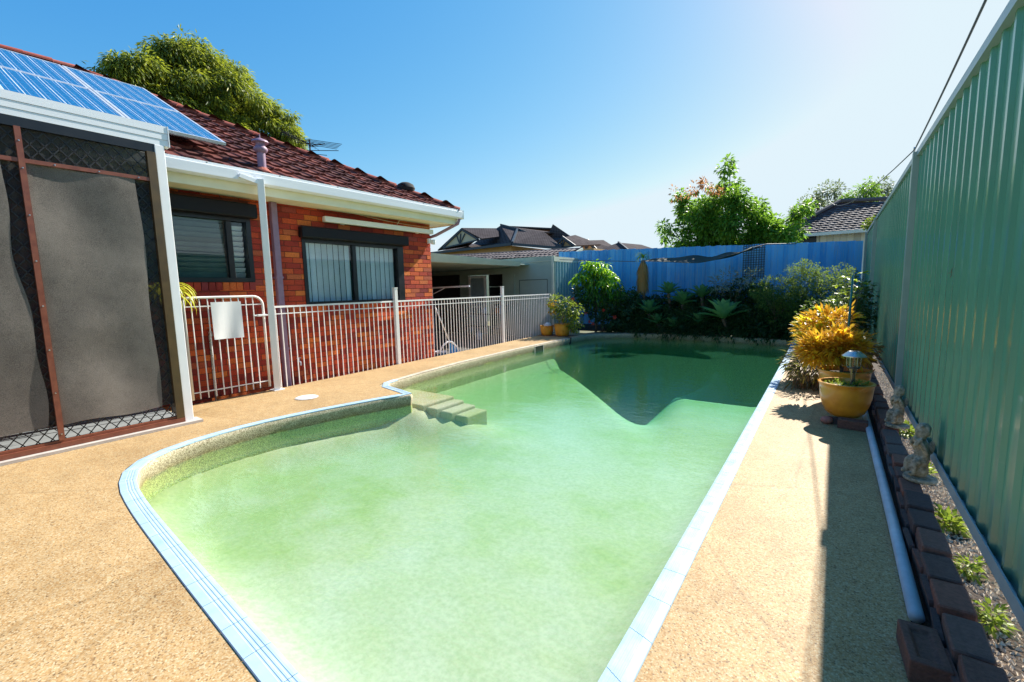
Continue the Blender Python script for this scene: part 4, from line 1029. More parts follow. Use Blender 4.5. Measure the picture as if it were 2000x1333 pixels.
def jug(nm, lab, cat, x, y, z, r, h, mt):
    o_ = thing(nm, lab, cat, (x, y, z))
    obj('body', MB().lathe([(r * .9, 0), (r, .02), (r, h * .75), (r * .5, h * .9), (r * .3, h * .92)], 14, (x, y, z)), mt, o_, True)
    obj('cap', MB().lathe([(r * .35, h * .925), (r * .35, h)], 10, (x, y, z)), M['white'], o_)
jug('white_container', 'white plastic container on the dim carport shelf', 'container', -9.6, 11.6, .60, .10, .22, M['plastic'])
jug('orange_bottle', 'orange bottle on the carport shelf right of the white container', 'bottle', -9.05, 11.6, .60, .06, .24, M['orangep'])
jug('blue_bottle', 'blue bottle behind the orange one on the carport shelf', 'bottle', -8.93, 11.66, .60, .05, .32, M['netblue'])
jug('white_tub', 'small white tub standing on the carport floor', 'tub', -9.55, 11.2, -.245, .11, .28, M['plastic'])

# ================================================================== rear blue paling fence
bf = thing('paling_fence', 'faded blue timber paling fence across the back of the garden', 'fence', (-3, 14.3, .1))
flip = False; x = .50; pm = MB().box(-.5, .5, -.5, .5, 0, 1).mesh('paling', M['paling'])
while x > -8.2:
    wd = random.uniform(.135, .15); zt = 2.42 - (x - .4) * .036 + random.uniform(-.012, .012)
    link('paling', pm, bf, (x - wd / 2, 14.30 + (.011 if flip else -.011), .05), Euler((0, random.uniform(-.004, .004), random.uniform(-.02, .02))), (wd + .012, .018, zt - .05)); x -= wd; flip = not flip
obj('rail', MB().bar((-8.2, 14.35, 2.2), (.5, 14.35, 1.95), .05, .07).bar((-8.2, 14.35, .7), (.5, 14.35, .6), .05, .07), M['paling'], bf)
tr = thing('lattice_trellis', 'dark square lattice fixed on the blue fence below the sail corner', 'trellis', (-1.9, 14.25, 1.7))
for i in range(9):
    obj('slat', MB().box(-2.17 + i * .065, -2.155 + i * .065, 14.255, 14.265, 1.55, 2.50), M['navy'], tr)
for i in range(14):
    obj('slat', MB().box(-2.18, -1.62, 14.266, 14.274, 1.60 + i * .066, 1.613 + i * .066), M['navy'], tr)
# shade sail
sl = MB(); vs = []; na, nb = 30, 6
A = [(-4.7, 12.55, 2.115), (-4.2, 12.5, 2.085), (-3.6, 12.5, 2.03), (-3.1, 12.5, 1.985), (-2.6, 12.5, 2.03), (-2.2, 12.55, 2.13), (-1.9, 12.6, 2.22), (-1.72, 12.65, 2.30)]
def cr_(pts, t):
    t = t * (len(pts) - 1); i = min(int(t), len(pts) - 2); f = t - i
    P = [Vector(pts[max(0, min(len(pts) - 1, k))]) for k in (i - 1, i, i + 1, i + 2)]
    return .5 * ((2 * P[1]) + (P[2] - P[0]) * f + (2 * P[0] - 5 * P[1] + 4 * P[2] - P[3]) * f * f + (3 * P[1] - P[0] - 3 * P[2] + P[3]) * f ** 3)
for i in range(na + 1):
    t = i / na; p = cr_(A, t); wd = math.sin(PI * min(1, max(0, t))) ** .8
    for j in range(nb + 1):
        s = j / nb; vs.append((p.x + .2 * s, p.y + 1.25 * s * wd, p.z + .24 * s * wd + .035 * math.sin(t * 26) * s * wd - .06 * math.sin(PI * s) * wd))
sl.add(vs, [(i * (nb + 1) + j, i * (nb + 1) + j + 1, (i + 1) * (nb + 1) + j + 1, (i + 1) * (nb + 1) + j) for i in range(na) for j in range(nb)])
sa = thing('shade_sail', 'dark green shade sail sagging low in front of the blue fence', 'shade sail', (-3, 12.6, 2.0))
o = obj('cloth', sl, M['sail'], sa, True); sm = o.modifiers.new('s', 'SOLIDIFY'); sm.thickness = .006
obj('rope', MB().tube([(-4.7, 12.55, 2.115), (-5.6, 12.7, 2.19), (-7.4, 12.9, 2.34)], .010, 6), M['rope'], sa)
obj('rope', MB().tube([(-1.72, 12.65, 2.30), (-1.45, 12.9, 2.38), (-.9, 14.25, 2.44)], .014, 6), M['rope'], sa)
obj('ring', MB().tube([(-1.70 + .03 * math.cos(a), 12.66, 2.31 + .03 * math.sin(a)) for a in np.linspace(0, 2 * PI, 13)], .007, 5), M['steel'], sa)

# ================================================================== roofs beyond
def tiled(name, parent, o_, ux_, up_, wid, rows, mat, tw=.30, th=.32, top_w=None, skew=0.0, depth=.03):
    ux_ = Vector(ux_).normalized(); up_ = Vector(up_).normalized(); nn = ux_.cross(up_); q = Matrix((ux_, up_, nn)).transposed().to_quaternion()
    pr = [(-tw / 2, .004), (-tw * .3, .026), (-tw * .1, .03), (tw * .1, .008), (tw * .35, .004), (tw / 2, .010)]; k = len(pr); mm = MB()
    mm.add([(a, 0, b + depth) for a, b in pr] + [(a, th * 1.12, b) for a, b in pr] + [(a, 0, b - .005) for a, b in pr], [(i, i + 1, i + 1 + k, i + k) for i in range(k - 1)] + [(i + 2 * k, i + 1 + 2 * k, i + 1, i) for i in range(k - 1)])
    me = mm.mesh('tile', mat); o_ = Vector(o_)
    for r in range(rows):
        f = r / max(1, rows - 1); w_ = wid if top_w is None else wid + (top_w - wid) * f; n_ = int(w_ / tw); off = skew * f
        for c in range(n_): link('tile', me, parent, o_ + ux_ * (off + (c + .5) * tw + (tw / 2 if r % 2 else 0) * .3) + up_ * (r * th), q)
# low tiled shed roof behind the garage wall
ls = thing('tiled_shed', 'low dark tiled shed roof peeping over the garage wall', 'shed', (-11, 16, 0))
obj('wall', MB().add([(-15.6, 15.75, 0), (-8.5, 15.75, 0), (-8.5, 15.75, 2.6), (-15.6, 15.75, 2.78), (-15.6, 17.5, 0), (-8.5, 17.5, 0), (-8.5, 17.5, 2.6), (-15.6, 17.5, 2.78)], [(0, 1, 2, 3), (1, 5, 6, 2), (4, 0, 3, 7)]), M['farcream2'], ls)
lr = obj('roof', MB().add([(-15.8, 15.55, 2.80), (-8.45, 15.55, 2.62), (-8.45, 16.55, 2.96), (-15.8, 16.55, 3.16), (-15.8, 17.5, 2.78), (-8.45, 17.5, 2.6)], [(0, 1, 2, 3), (3, 2, 5, 4)]), M['tile_base'], ls)
tiled('tile', lr, (-15.75, 15.5, 2.82), (7.35, 0, -.18), (0, 1.0, .34), 7.3, 3, M['dtile'], .21, .33)
obj('ridge_cap', MB().tube([(-15.8, 16.55, 3.17), (-8.42, 16.55, 2.98)], .055, 8), M['dtile'], ls)
obj('verge', MB().bar((-8.42, 15.5, 2.63), (-8.42, 16.55, 2.97), .06, .10), M['garaget'], ls)

# neighbouring house on the right
nh = thing('neighbour_house', 'cream house with a dark tiled hip roof beyond the back corner', 'house', (0, 22, 0))
obj('wall', MB().box(-1.72, 4.5, 22.4, 24.5, 0, 3.42), M['farcream2'], nh)
wb = MB().box(-.5, .5, 0, .03, 0, 1).mesh('board', M['wboard'])
x = -.60
while x < 3: link('board', wb, nh, (x + .11, 22.36, .5), None, (.21, 1, 2.95)); x += .22
w_ = obj('window', MB().box(-1.42, -.64, 22.34, 22.4, 2.2, 3.48), M['wboard'], nh)
obj('pane', MB().box(-1.36, -.72, 22.32, 22.339, 2.3, 3.44), M['black'], w_)
nr = obj('roof', MB().add([(-2.1, 22.0, 3.38), (4.5, 22.0, 3.28), (4.5, 24.2, 4.36), (.0, 24.2, 4.78), (-2.1, 26.4, 3.38), (4.5, 26.4, 3.3)], [(0, 1, 2, 3), (0, 3, 4), (3, 2, 5, 4)]), M['tile_base'], nh)
upv = Vector((0, 2.2, 1.30)).normalized()
ux_ = Vector((1, 0, -.02)).normalized(); tw_, th_ = .235, .20
pr = [(-.12, .006), (-.06, .03), (.0, .03), (.05, .01), (.12, .012)]; k = 5; mm = MB(); mm.add([(a, 0, b + .035) for a, b in pr] + [(a, .235, b) for a, b in pr] + [(a, 0, b - .01) for a, b in pr], [(i, i + 1, i + 6, i + 5) for i in range(4)] + [(i + 10, i + 11, i + 1, i) for i in range(4)])
tmn = mm.mesh('tile', M['dtile']); qn = Matrix((ux_, upv, ux_.cross(upv))).transposed().to_quaternion()
for r in range(12):
    xl = -2.0 + r * .172
    c = 0
    while xl + c * tw_ < 2.0:
        link('tile', tmn, nr, Vector((xl + c * tw_ + (.11 if r % 2 else 0), 22.0, 3.36 - .02 * c * tw_)) + upv * (r * th_ + .02) + Vector((0, 0, .03)), qn); c += 1
obj('hip_cap', MB().tube([(-2.1, 22.0, 3.44), (.0, 24.2, 4.86)], .08, 6), M['dtile'], nh); obj('hip_cap', MB().tube([(.0, 24.2, 4.86), (4.5, 24.2, 4.5)], .08, 6), M['dtile'], nh)
obj('gutter', MB().box(-2.15, 4.5, 21.9, 22.0, 3.26, 3.38), M['wboard'], nh)
sg2 = shrub('yellow_creeper', 'small yellow green creeper leaning over the green fence beside the dark tiles', 'creeper', (1.0, 21, 1.5), [(.98, 20.6, 3.5, .13), (.80, 20.5, 3.38, .10), (1.12, 20.6, 3.62, .10)], 420, .09, .05, M['weed'], .1, .01)

# distant houses to the left
def far_house(name, label, base, walls, roofs, gables, trims, cat='house'):
    t0 = thing(name, label, cat, base)
    for q in walls: obj('wall', MB().box(*q[:6]), M[q[6]], t0)
    mb = MB()
    for poly in roofs:
        o = len(mb.v); mb.v += [tuple(p) for p in poly]; mb.f.append(tuple(range(o, o + len(poly))))
    r = obj('roof', mb, M['farroof'], t0); s = r.modifiers.new('s', 'SOLIDIFY'); s.thickness = .12
    for gq in gables:
        gb = obj('gable', MB().add(gq[0], [(0, 1, 2)]), M[gq[1]], t0)
        a, b, c = [Vector(p) for p in gq[0]]; off = Vector((0, -.08, 0)); mid = (a + b) / 2
        tb = MB(); tb.bar(a + off, c + off, .12, .16); tb.bar(b + off, c + off, .12, .16); tb.bar(a + off, b + off, .12, .12)
        for f_ in (.25, .5, .75): tb.bar(mid + off, a.lerp(c, .55) .lerp(b.lerp(c, .55), f_) + off + Vector((0, 0, .25 * (1 - abs(f_ - .5) * 4 * .4))), .08, .08)
        obj('barge_board', tb, M[gq[2]], t0)
    for a, b, wd in trims: obj('ridge_cap' if wd < .2 else 'gutter', MB().bar(a, b, wd, wd), M['navy'], t0)
    return t0
Z = 5.32
far_house('distant_house', 'large distant house with dark hip roof and a cream fan gable', (-26, 33, 0),
    [(-32.5, -23.6, 32.6, 40, 0, 5.3, 'farcream'), (-23.6, -20, 35.5, 42, 0, 4.9, 'farcream')],
    [[(-33.2, 32, 5.25), (-23.07, 32, 5.42), (-24.6, 35.0, 7.0), (-26.6, 35, 7.6), (-31, 36, 6.3)],
     [(-23.07, 32, 5.42), (-19.9, 35.6, 4.95), (-22.3, 36, 6.7), (-24.6, 35, 7.0)],
     [(-26.6, 35, 7.6), (-24.6, 35, 7.0), (-22.3, 36, 6.7), (-22.5, 39, 6.9)],
     [(-31.9, 31.6, 5.45), (-28.64, 31.6, 7.25), (-27.2, 34.0, 7.2), (-30, 34, 5.9)],
     [(-28.64, 31.6, 7.25), (-26.2, 31.6, 6.05), (-25.6, 33.4, 6.35), (-26.6, 34.6, 7.3)],
     [(-33.2, 32, 5.25), (-31, 36, 6.3), (-36, 40, 5.3)],
     [(-23.2, 38, 6.3), (-22.6, 38.2, 7.55), (-20.6, 38.6, 6.1), (-20.5, 36.5, 5.2)],
     [(-26.6, 35, 7.6), (-22.6, 38.5, 7.3), (-24, 42, 6)]],
    [(((-31.3, 31.7, 5.55), (-26.6, 31.7, 5.98), (-28.64, 31.7, 7.1)), 'farcream2', 'navy')],
    [((-33.2, 31.9, 5.22), (-23.07, 31.9, 5.34), .22), ((-23.07, 31.9, 5.34), (-19.7, 35.5, 4.92), .22), ((-23.07, 32, 5.5), (-24.6, 35, 7.08), .17), ((-24.6, 35, 7.08), (-26.6, 35, 7.68), .17), ((-24.6, 35, 7.08), (-20.2, 35.6, 5.2), .17)])
far_house('distant_house', 'distant dark roofed house with a small orange lit gable, middle of the row', (-19, 36, 0),
    [(-21, -17.6, 36.8, 41, 0, 4.9, 'farcream')],
    [[(-22.3, 36.2, 5.45), (-20.4, 36.2, 6.02), (-20.6, 39, 6.5), (-23, 40, 6.4)], [(-20.4, 36.2, 6.02), (-19.2, 36.2, 5.2), (-18.4, 40, 5.5), (-20.6, 39, 6.5)]],
    [(((-21.6, 36.3, 5.1), (-19.35, 36.3, 5.15), (-20.4, 36.3, 5.95)), 'farcream', 'navy')], [((-20.4, 36.1, 6.08), (-19.1, 36.1, 5.16), .18)])
far_house('distant_house', 'distant house whose orange gable rises just left of the last hip roof', (-22, 45, 0),
    [(-24, -21.4, 45.4, 50, 0, 5.4, 'farcream')],
    [[(-25, 44.9, 6.0), (-22.18, 44.9, 6.55), (-22.2, 49, 6.9), (-25.5, 49, 6.8)], [(-22.18, 44.9, 6.55), (-21.1, 44.9, 5.4), (-20.2, 49, 5.6), (-22.2, 49, 6.9)]],
    [(((-23.6, 45, 5.4), (-21.35, 45, 5.45), (-22.18, 45, 6.45)), 'farcream', 'navy')], [((-22.18, 44.8, 6.62), (-21.0, 44.8, 5.4), .18)])
far_house('distant_house', 'plain distant charcoal hip roof at the right end of the row', (-19.5, 46, 0),
    [(-21, -17.5, 46.5, 52, 0, 4.9, 'farcream2')],
    [[(-21.7, 45.2, 5.3), (-17.6, 45.5, 5.0), (-19.95, 48, 6.35)], [(-17.6, 45.5, 5.0), (-15.2, 50, 5.0), (-18.4, 51, 6.2), (-19.95, 48, 6.35)], [(-21.7, 45.2, 5.3), (-19.95, 48, 6.35), (-23, 52, 5.3)]],
    [], [((-19.95, 48, 6.42), (-17.6, 45.4, 5.1), .17)])

# ================================================================== trees
def px_clumps(lst, base, kx, kz, y, jit, k):
    return [(base[0] + (a - base[3]) * kx, y + random.uniform(-jit, jit), base[2] - (b - base[4]) * kz, r * k) for a, b, r in lst]
# tall gum tree behind the house (crown about 22 m away)
gum = []; random.seed(23); rng = np.random.default_rng(23)
for (y, z, r) in [(4.3, 9.0, .42), (4.9, 9.2, .65), (5.5, 9.35, .85), (5.6, 9.0, 1.0), (6.1, 9.2, 1.0), (6.6, 9.9, 1.0), (6.9, 10.55, .75), (7.5, 10.7, .8), (8.2, 10.7, .75), (8.7, 10.4, .7), (7.9, 9.9, 1.2), (7.0, 9.4, 1.2), (9.0, 9.9, .9), (9.5, 9.55, .8), (8.6, 9.2, 1.2), (7.6, 8.7, 1.1), (9.9, 9.2, .75), (10.4, 8.9, .75), (10.9, 8.45, .7), (11.15, 8.1, .55), (10.2, 8.4, .8), (9.4, 8.4, .9), (6.2, 8.6, .9), (8.3, 8.0, 1.0), (5.0, 8.6, .7)]:
    gum.append((-20 + random.uniform(-.6, .6), y + .15, z - (.45 if y < 6.4 else .12), r * .98))
sub = []
for x, y, z, r in gum:
    for q in range(9):
        d = Vector((random.gauss(0, 1), random.gauss(0, 1), random.gauss(0, 1))).normalized() * r * .62
        sub.append((x + d.x, y + d.y, z + d.z, r * .42))
t_ = thing('gum_tree', 'large spreading gum tree with olive crown rising behind the tiled roof', 'tree', (-20.5, 8, -.25))
obj('trunk', limbs((-20.5, 8, -.2), gum[::2], .34, 8, .62), M['bark_pale'], t_)
link('crown', clump_leaves('crown', sub, 76000, .20, .046, M['euc'], .8, .15, .85, .6), t_)
# green tree over the back fence
random.seed(5); rng = np.random.default_rng(5)
pts = [(1325, 358, 18), (1345, 395, 34), (1300, 462, 24), (1335, 440, 42), (1372, 372, 26), (1395, 345, 20), (1412, 322, 13), (1417, 300, 9), (1418, 340, 16), (1400, 395, 42), (1388, 450, 48), (1436, 420, 38), (1450, 460, 38), (1478, 425, 26), (1488, 455, 34), (1518, 408, 17), (1510, 445, 26), (1532, 394, 11), (1365, 415, 40), (1470, 400, 16), (1290, 475, 14), (1430, 385, 22), (1545, 388, 7), (1310, 410, 18), (1350, 372, 26), (1380, 385, 32), (1430, 372, 24), (1452, 392, 28), (1476, 408, 28), (1505, 428, 32), (1400, 372, 28), (1340, 470, 34), (1420, 475, 40), (1500, 470, 34), (1448, 425, 36), (1462, 440, 36), (1440, 385, 26)]
cl = [(-2.76 + (a - 1420) * .0172, 15.6 + random.uniform(-.5, .6), 5.38 - (b - 290) * .0178, r * .0186) for a, b, r in pts]
sub = []
for x, y, z, r in cl:
    for q in range(4):
        d = Vector((random.gauss(0, 1), random.gauss(0, 1), random.gauss(0, 1))).normalized() * r * .6
        sub.append((x + d.x, y + d.y, z + d.z, r * .5))
t_ = thing('leafy_tree', 'bright green leafy tree with a spiky top growing behind the blue fence', 'tree', (-2.9, 15.6, 0))
obj('trunk', limbs((-2.9, 15.6, 0), cl, .09, 7, .4), M['bark'], t_)
link('crown', clump_leaves('crown', sub, 30000, .135, .062, M['maple'], .35, .1, 1, .7), t_)
link('new_growth', clump_leaves('new_growth', [(-4.40, 15.2, 4.42, .18), (-3.80, 15.2, 4.40, .2), (-3.45, 15.2, 4.5, .18), (-3.15, 15.2, 4.3, .15)], 320, .12, .05, M['pinkleaf'], .2, .3), t_)
# pale trees far right
cl = [(-2.4, 35, 5.6, .5), (-1.9, 35, 6.2, .6), (-1.3, 35, 6.6, .6), (-.7, 35, 7.1, .55), (-.2, 35, 7.0, .5), (-1.0, 35, 6.0, .8), (-1.9, 35, 5.4, .8), (.1, 35, 6.2, .6), (1.9, 35, 6.9, .5), (2.2, 35, 6.2, .6), (1.4, 35.5, 6.8, .5)]
t_ = thing('pale_tree', 'sparse grey leaved tree beyond the dark tiled roof at the right', 'tree', (-.5, 35, 0))
obj('trunk', limbs((-.5, 35, 0), cl, .16, 6, .7), M['bark_pale'], t_)
link('crown', clump_leaves('crown', cl, 3600, .22, .08, M['pale'], .2, .2, 1, .8), t_)
t_ = thing('dark_tree', 'compact green tree top just above the dark tiled ridge under the cable', 'tree', (1.0, 33, 0))
cl = [(.8, 33, 6.3, .5), (1.2, 33, 6.6, .5), (.4, 33, 6.0, .45), (1.5, 33, 6.2, .4)]
obj('trunk', limbs((1.0, 33, 0), cl, .14, 6, .7), M['bark'], t_)
link('crown', clump_leaves('crown', cl, 1500, .20, .06, M['maple'], .3, .2), t_)

# ================================================================== rear garden plants
random.seed(31); rng = np.random.default_rng(31)
# mango-like shrub with long bright drooping leaves: the 260 outer leaves are parts
t_ = thing('mango_shrub', 'bushy shrub with long glossy bright green drooping leaves beside the shed', 'shrub', (-6.2, 13.1, .05))
mc = [(-6.35, 13.1, 1.85, .40), (-5.95, 13.1, 1.80, .36), (-6.6, 13.0, 1.55, .34), (-6.2, 12.9, 1.45, .45), (-5.65, 13.0, 1.5, .36), (-5.5, 13.1, 1.2, .35), (-6.3, 13.1, 2.0, .22), (-5.9, 13.0, 1.0, .4), (-6.4, 13.2, 1.0, .4)]
obj('stem', limbs((-6.2, 13.1, 0), mc, .045), M['bark'], t_)
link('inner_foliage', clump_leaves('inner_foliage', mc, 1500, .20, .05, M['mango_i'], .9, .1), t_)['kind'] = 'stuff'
lm = blade_mesh('leaf', .31, .075, M['mango'], curve=.9, seg=4, up=.35)
for i in range(46):
    c = random.choice(mc[:7]); d = Vector((random.gauss(0, 1), random.gauss(-.5, .8), abs(random.gauss(.2, .8)))).normalized()
    p = Vector(c[:3]) + d * c[3]
    for k in range(6): place_leaf(lm, t_, p, k * 1.05 + random.uniform(0, 1), random.uniform(-.7, .1), 0, random.uniform(.7, 1.1))
# hibiscus with red flowers
t_ = shrub('hibiscus', 'dark hibiscus bush with a few red flowers left of the garden', 'shrub', (-5.9, 12.95, .05), [(-6.6, 12.75, 1.1, .3), (-6.0, 12.8, .8, .45), (-5.5, 12.9, .6, .45), (-5.2, 13.0, .9, .4), (-5.6, 13.0, .3, .35)], 2600, .09, .055, M['dark'], .2)
fm = MB()
for k in range(5):
    a = k * 2 * PI / 5; fm.add([(0, 0, 0), (.045 * math.cos(a - .5), .045 * math.sin(a - .5), .015), (.075 * math.cos(a), .075 * math.sin(a), .01), (.045 * math.cos(a + .5), .045 * math.sin(a + .5), .015)], [(0, 1, 2, 3)])
fm.tube([(0, 0, 0), (.01, 0, .05)], .006, 5); fme = fm.mesh('flower', M['red'])
for p in [(-6.68, 12.45, 1.05), (-5.62, 12.4, .72), (-6.05, 12.35, .36), (-5.95, 12.38, .30), (-6.55, 12.42, .9), (-5.3, 12.5, .5), (-6.2, 12.4, .62)]:
    link('flower', fme, t_, p, Euler((1.3 + random.uniform(-.4, .4), 0, random.uniform(-.5, .5))), (random.uniform(.8, 1.1),) * 3)
# straw-skirted grass tree with a green tuft
t_ = thing('grass_tree', 'slim palm with a straw coloured skirt and green tuft before the blue fence', 'palm', (-4.75, 13.6, .1))
obj('trunk', MB().tube([(-4.78, 13.6, .05), (-4.8, 13.6, 1.0), (-4.83, 13.55, 2.2)], [.045, .04, .05], 8), M['bark'], t_)
n_ = 700; a = rng.uniform(0, 6.28, n_); zz = rng.uniform(1.55, 2.2, n_)
link('dry_skirt', leaves('dry_skirt', np.c_[-4.83 + .05 * np.cos(a), 13.55 + .05 * np.sin(a), zz], np.c_[np.cos(a) * rng.uniform(.1, .5, n_), np.sin(a) * .3, -np.ones(n_)], np.c_[np.cos(a), np.sin(a), np.zeros(n_)], .42, .02, M['skirt']), t_)
lb = blade_mesh('leaf', .42, .022, M['lime'], curve=1.3, seg=5, up=1.2)
for i in range(60): place_leaf(lb, t_, (-4.83, 13.55, 2.26), random.uniform(0, 6.28), random.uniform(-.9, .25), 0, random.uniform(.6, 1.05))
# agaves: every leaf is a part
def wprof(t): return (.55 + 1.6 * t) * (1 - t) ** .55 if t < 1 else 0
agm = blade_mesh('leaf', 1, .34, M['agave'], curve=.2, seg=6, up=.15, fold=.45, wprof=wprof)
agb = blade_mesh('leaf', 1, .32, M['agave_sunlit'], curve=.16, seg=6, up=.12, fold=.5, wprof=wprof)
def agave(label, x, y, z, r, nl, mesh_, gy=.08):
    t0 = thing('agave', label, 'agave', (x, y, gy), 'agaves in the rear garden bed'); z -= .14; r *= 1.15
    obj('stem', MB().tube([(x + .1, y + .1, gy - .03), (x + .05, y + .05, (gy + z) / 2), (x, y, z)], [.05, .045, .05], 7), M['bark'], t0)
    for i in range(nl):
        place_leaf(mesh_, t0, (x, y, z), i * 2.39996 + random.uniform(-.15, .15), 1.40 - 1.25 * (i / nl) + random.uniform(-.1, .1), 0, 1.22 * r * (.72 + .33 * (i / nl)) * random.uniform(.9, 1.05))
agave('big bright green agave rosette leaning over the far pool edge', -2.40, 13.0, .62, .54, 26, agb)
agave('dark agave rosette on a stem, leftmost of the garden agaves', -4.5, 13.2, .72, .42, 20, agm)
agave('low dark agave at the pool edge below the lattice of stems', -3.75, 13.1, .30, .36, 18, agm)
agave('tall agave rosette in the middle of the shaded bed', -3.6, 13.45, .98, .42, 20, agm)
agave('tallest agave rosette, its tip against the blue fence', -4.05, 13.6, 1.30, .38, 18, agm)
agave('agave rosette high on a stem right of the middle of the bed', -3.08, 13.5, 1.18, .38, 18, agm)
agave('low agave just left of the big bright one', -3.02, 13.1, .42, .38, 18, agm)
agave('pale edged low agave beside the hibiscus', -4.2, 13.05, .42, .34, 16, agm)
# shaded filler shrubs along the fence
for lab, x, y, z, r, mt_ in [('dark leafy shrub filling the bed behind the hibiscus', -5.2, 13.75, .65, .62, 'dark'), ('dark shrub below the straw skirted palm', -4.4, 13.8, .55, .55, 'dark'),
        ('dense dark shrub behind the tall agaves', -3.5, 13.9, .60, .62, 'dark'), ('dark shrub left of the lattice trellis', -2.7, 13.8, .75, .62, 'dark'), ('dark shrub under the lattice trellis', -1.9, 13.75, .85, .66, 'dark'),
        ('deep green shrub at the far pool edge right of the bright agave', -1.5, 13.35, .50, .55, 'dark'), ('deep green low shrub beneath the juniper', -.85, 13.3, .48, .58, 'dark')]:
    shrub('garden_shrub', lab, 'shrub', (x, y, .1), [(x - r * .55, y, z * .8, r * .68), (x + r * .55, y, z * .85, r * .68), (x, y, z + .1, r * .8), (x + .1, y - .25, z * .4, r * .7), (x - .3, y - .2, z * .45, r * .6), (x - .25, y + .1, z + r * .5, r * .42), (x + .3, y, z + r * .4, r * .4)], 5200, .10, .048, M[mt_], .25, group='dark shrubs in the rear garden bed')
for lab, x in (('fern like tuft hanging over the far pool edge, left one', -4.75), ('fern like tuft hanging over the far pool edge, right one', -1.95)):
    t0 = thing('fern', lab, 'fern', (x, 13.05, .05)); fe = blade_mesh('leaf', .40, .035, M['dark'], curve=1.1, seg=5, up=.9)
    fe.materials.clear(); fe.materials.append(leafmat('fern_green', [(0, (.03, .07, .025)), (1, (.07, .13, .04))], 'object'))
    for i in range(42): place_leaf(fe, t0, (x + random.uniform(-.12, .12), 13.05, .06), random.uniform(0, 6.28), random.uniform(-.2, .5), 0, random.uniform(.7, 1.2))
shrub('silver_shrub', 'wispy silver leaved shrub catching light before the blue fence', 'shrub', (-2.3, 13.4, .1), [(-2.35, 13.3, 1.50, .25), (-2.0, 13.3, 1.55, .22), (-2.6, 13.3, 1.40, .18), (-1.75, 13.3, 1.62, .14)], 380, .13, .022, M['grey'], .1)
# junipers
def fine(name, label, x, y, clumps, n_, mt_, L=.060, W=.016, droop=-.05): return shrub(name, label, 'shrub', (x, y, .08), clumps, n_, L, W, M[mt_], droop, .03, shell=.55)
fine('juniper', 'spreading juniper with layered feathery sprays beside the bright agave', -1.2, 13.0, [(-1.55, 12.9, 1.22, .22), (-1.25, 12.9, 1.30, .28), (-.95, 12.85, 1.22, .28), (-1.35, 12.95, 1.0, .30), (-.85, 12.9, .92, .34), (-1.05, 13.0, .6, .34)], 5600, 'juniper')
fine('conical_juniper', 'upright pointed juniper standing against the blue fence', -.62, 13.2, [(-.68, 13.1, 1.78, .18), (-.5, 13.1, 1.72, .20), (-.8, 13.1, 1.60, .22), (-.60, 13.1, 1.45, .34), (-.62, 13.0, 1.15, .42), (-.55, 13.0, .75, .45)], 6000, 'juniper')
fine('clipped_shrub', 'rounded clipped green shrub in the corner by the steel fence', .0, 13.0, [(-.20, 12.9, 1.42, .28), (.10, 12.9, 1.50, .28), (.30, 12.95, 1.38, .22), (.0, 12.8, 1.15, .42), (.25, 12.8, .85, .3), (-.1, 12.8, .7, .4)], 6500, 'juniper', .05, .02)
# leafy shrub with lime rosettes
t_ = thing('lime_shrub', 'sparse shrub with lime green leaf rosettes beside the teal stake', 'shrub', (.22, 9.0, .03))
ros = [(.0, 8.9, 1.08), (.10, 9.0, 1.20), (.22, 9.0, 1.13), (.30, 9.1, 1.16), (.02, 9.0, 1.32), (.26, 9.0, 1.40), (.36, 9.0, 1.52), (.12, 9.1, 1.45), (-.22, 8.9, .98), (-.18, 8.9, .90), (.30, 9.0, 1.28), (.40, 9.1, 1.35), (.18, 8.95, 1.02)]
obj('stem', limbs((.22, 9.0, .02), ros, .018), M['bark'], t_)
ll = blade_mesh('leaf', .105, .05, M['lime'], curve=.5, seg=3, up=.3)
for p in ros:
    for k in range(8): place_leaf(ll, t_, p, k * .8 + random.random(), random.uniform(-.3, .5), 0, random.uniform(.7, 1.1))
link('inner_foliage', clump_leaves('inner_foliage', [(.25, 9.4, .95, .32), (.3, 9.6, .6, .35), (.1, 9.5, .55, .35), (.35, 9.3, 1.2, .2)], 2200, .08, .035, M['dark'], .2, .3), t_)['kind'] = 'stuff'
shrub('fence_shrub', 'dark bush between the croton and the clipped corner shrub', 'shrub', (.0, 10.8, .03), [(-.15, 10.8, .65, .4), (.15, 10.9, .75, .38), (-.3, 11.0, .4, .35), (.1, 10.6, .35, .35)], 3200, .08, .035, M['dark'], .2)
tag(obj('garden_stake', MB().tube([(.165, 7.5, .35), (.185, 7.52, 1.49)], [.016, .012], 8), M['teal'], None, True), 'slim teal garden stake standing among the yellow crotons', 'stake')
# crotons: outer leaves are parts
crm = blade_mesh('leaf', .135, .036, M['croton'], curve=.35, seg=3, up=.15)
crr = blade_mesh('leaf', .125, .032, M['croton_r'], curve=.35, seg=3, up=.15)
def croton(label, base, clumps, me_, nl, seed_z, inner='croton_i', loc_stem=True):
    t0 = thing('croton_bush', label, 'shrub', base)
    obj('stem', limbs(base, clumps, .02), M['bark'], t0)
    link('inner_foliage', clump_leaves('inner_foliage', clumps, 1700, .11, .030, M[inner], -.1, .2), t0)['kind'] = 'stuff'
    k = 0
    while k < nl:
        c = random.choice(clumps); d = Vector((random.gauss(0, 1), random.gauss(-.35, 1), random.gauss(.25, .9))).normalized(); p = Vector(c[:3]) + d * c[3] * .92
        az = math.atan2(d.y, d.x)
        for q in range(5):
            place_leaf(me_, t0, p, az + random.uniform(-1.1, 1.1), math.asin(max(-.9, min(.95, d.z))) * .6 + random.uniform(-.2, .55), 0, random.uniform(.75, 1.2)); k += 1
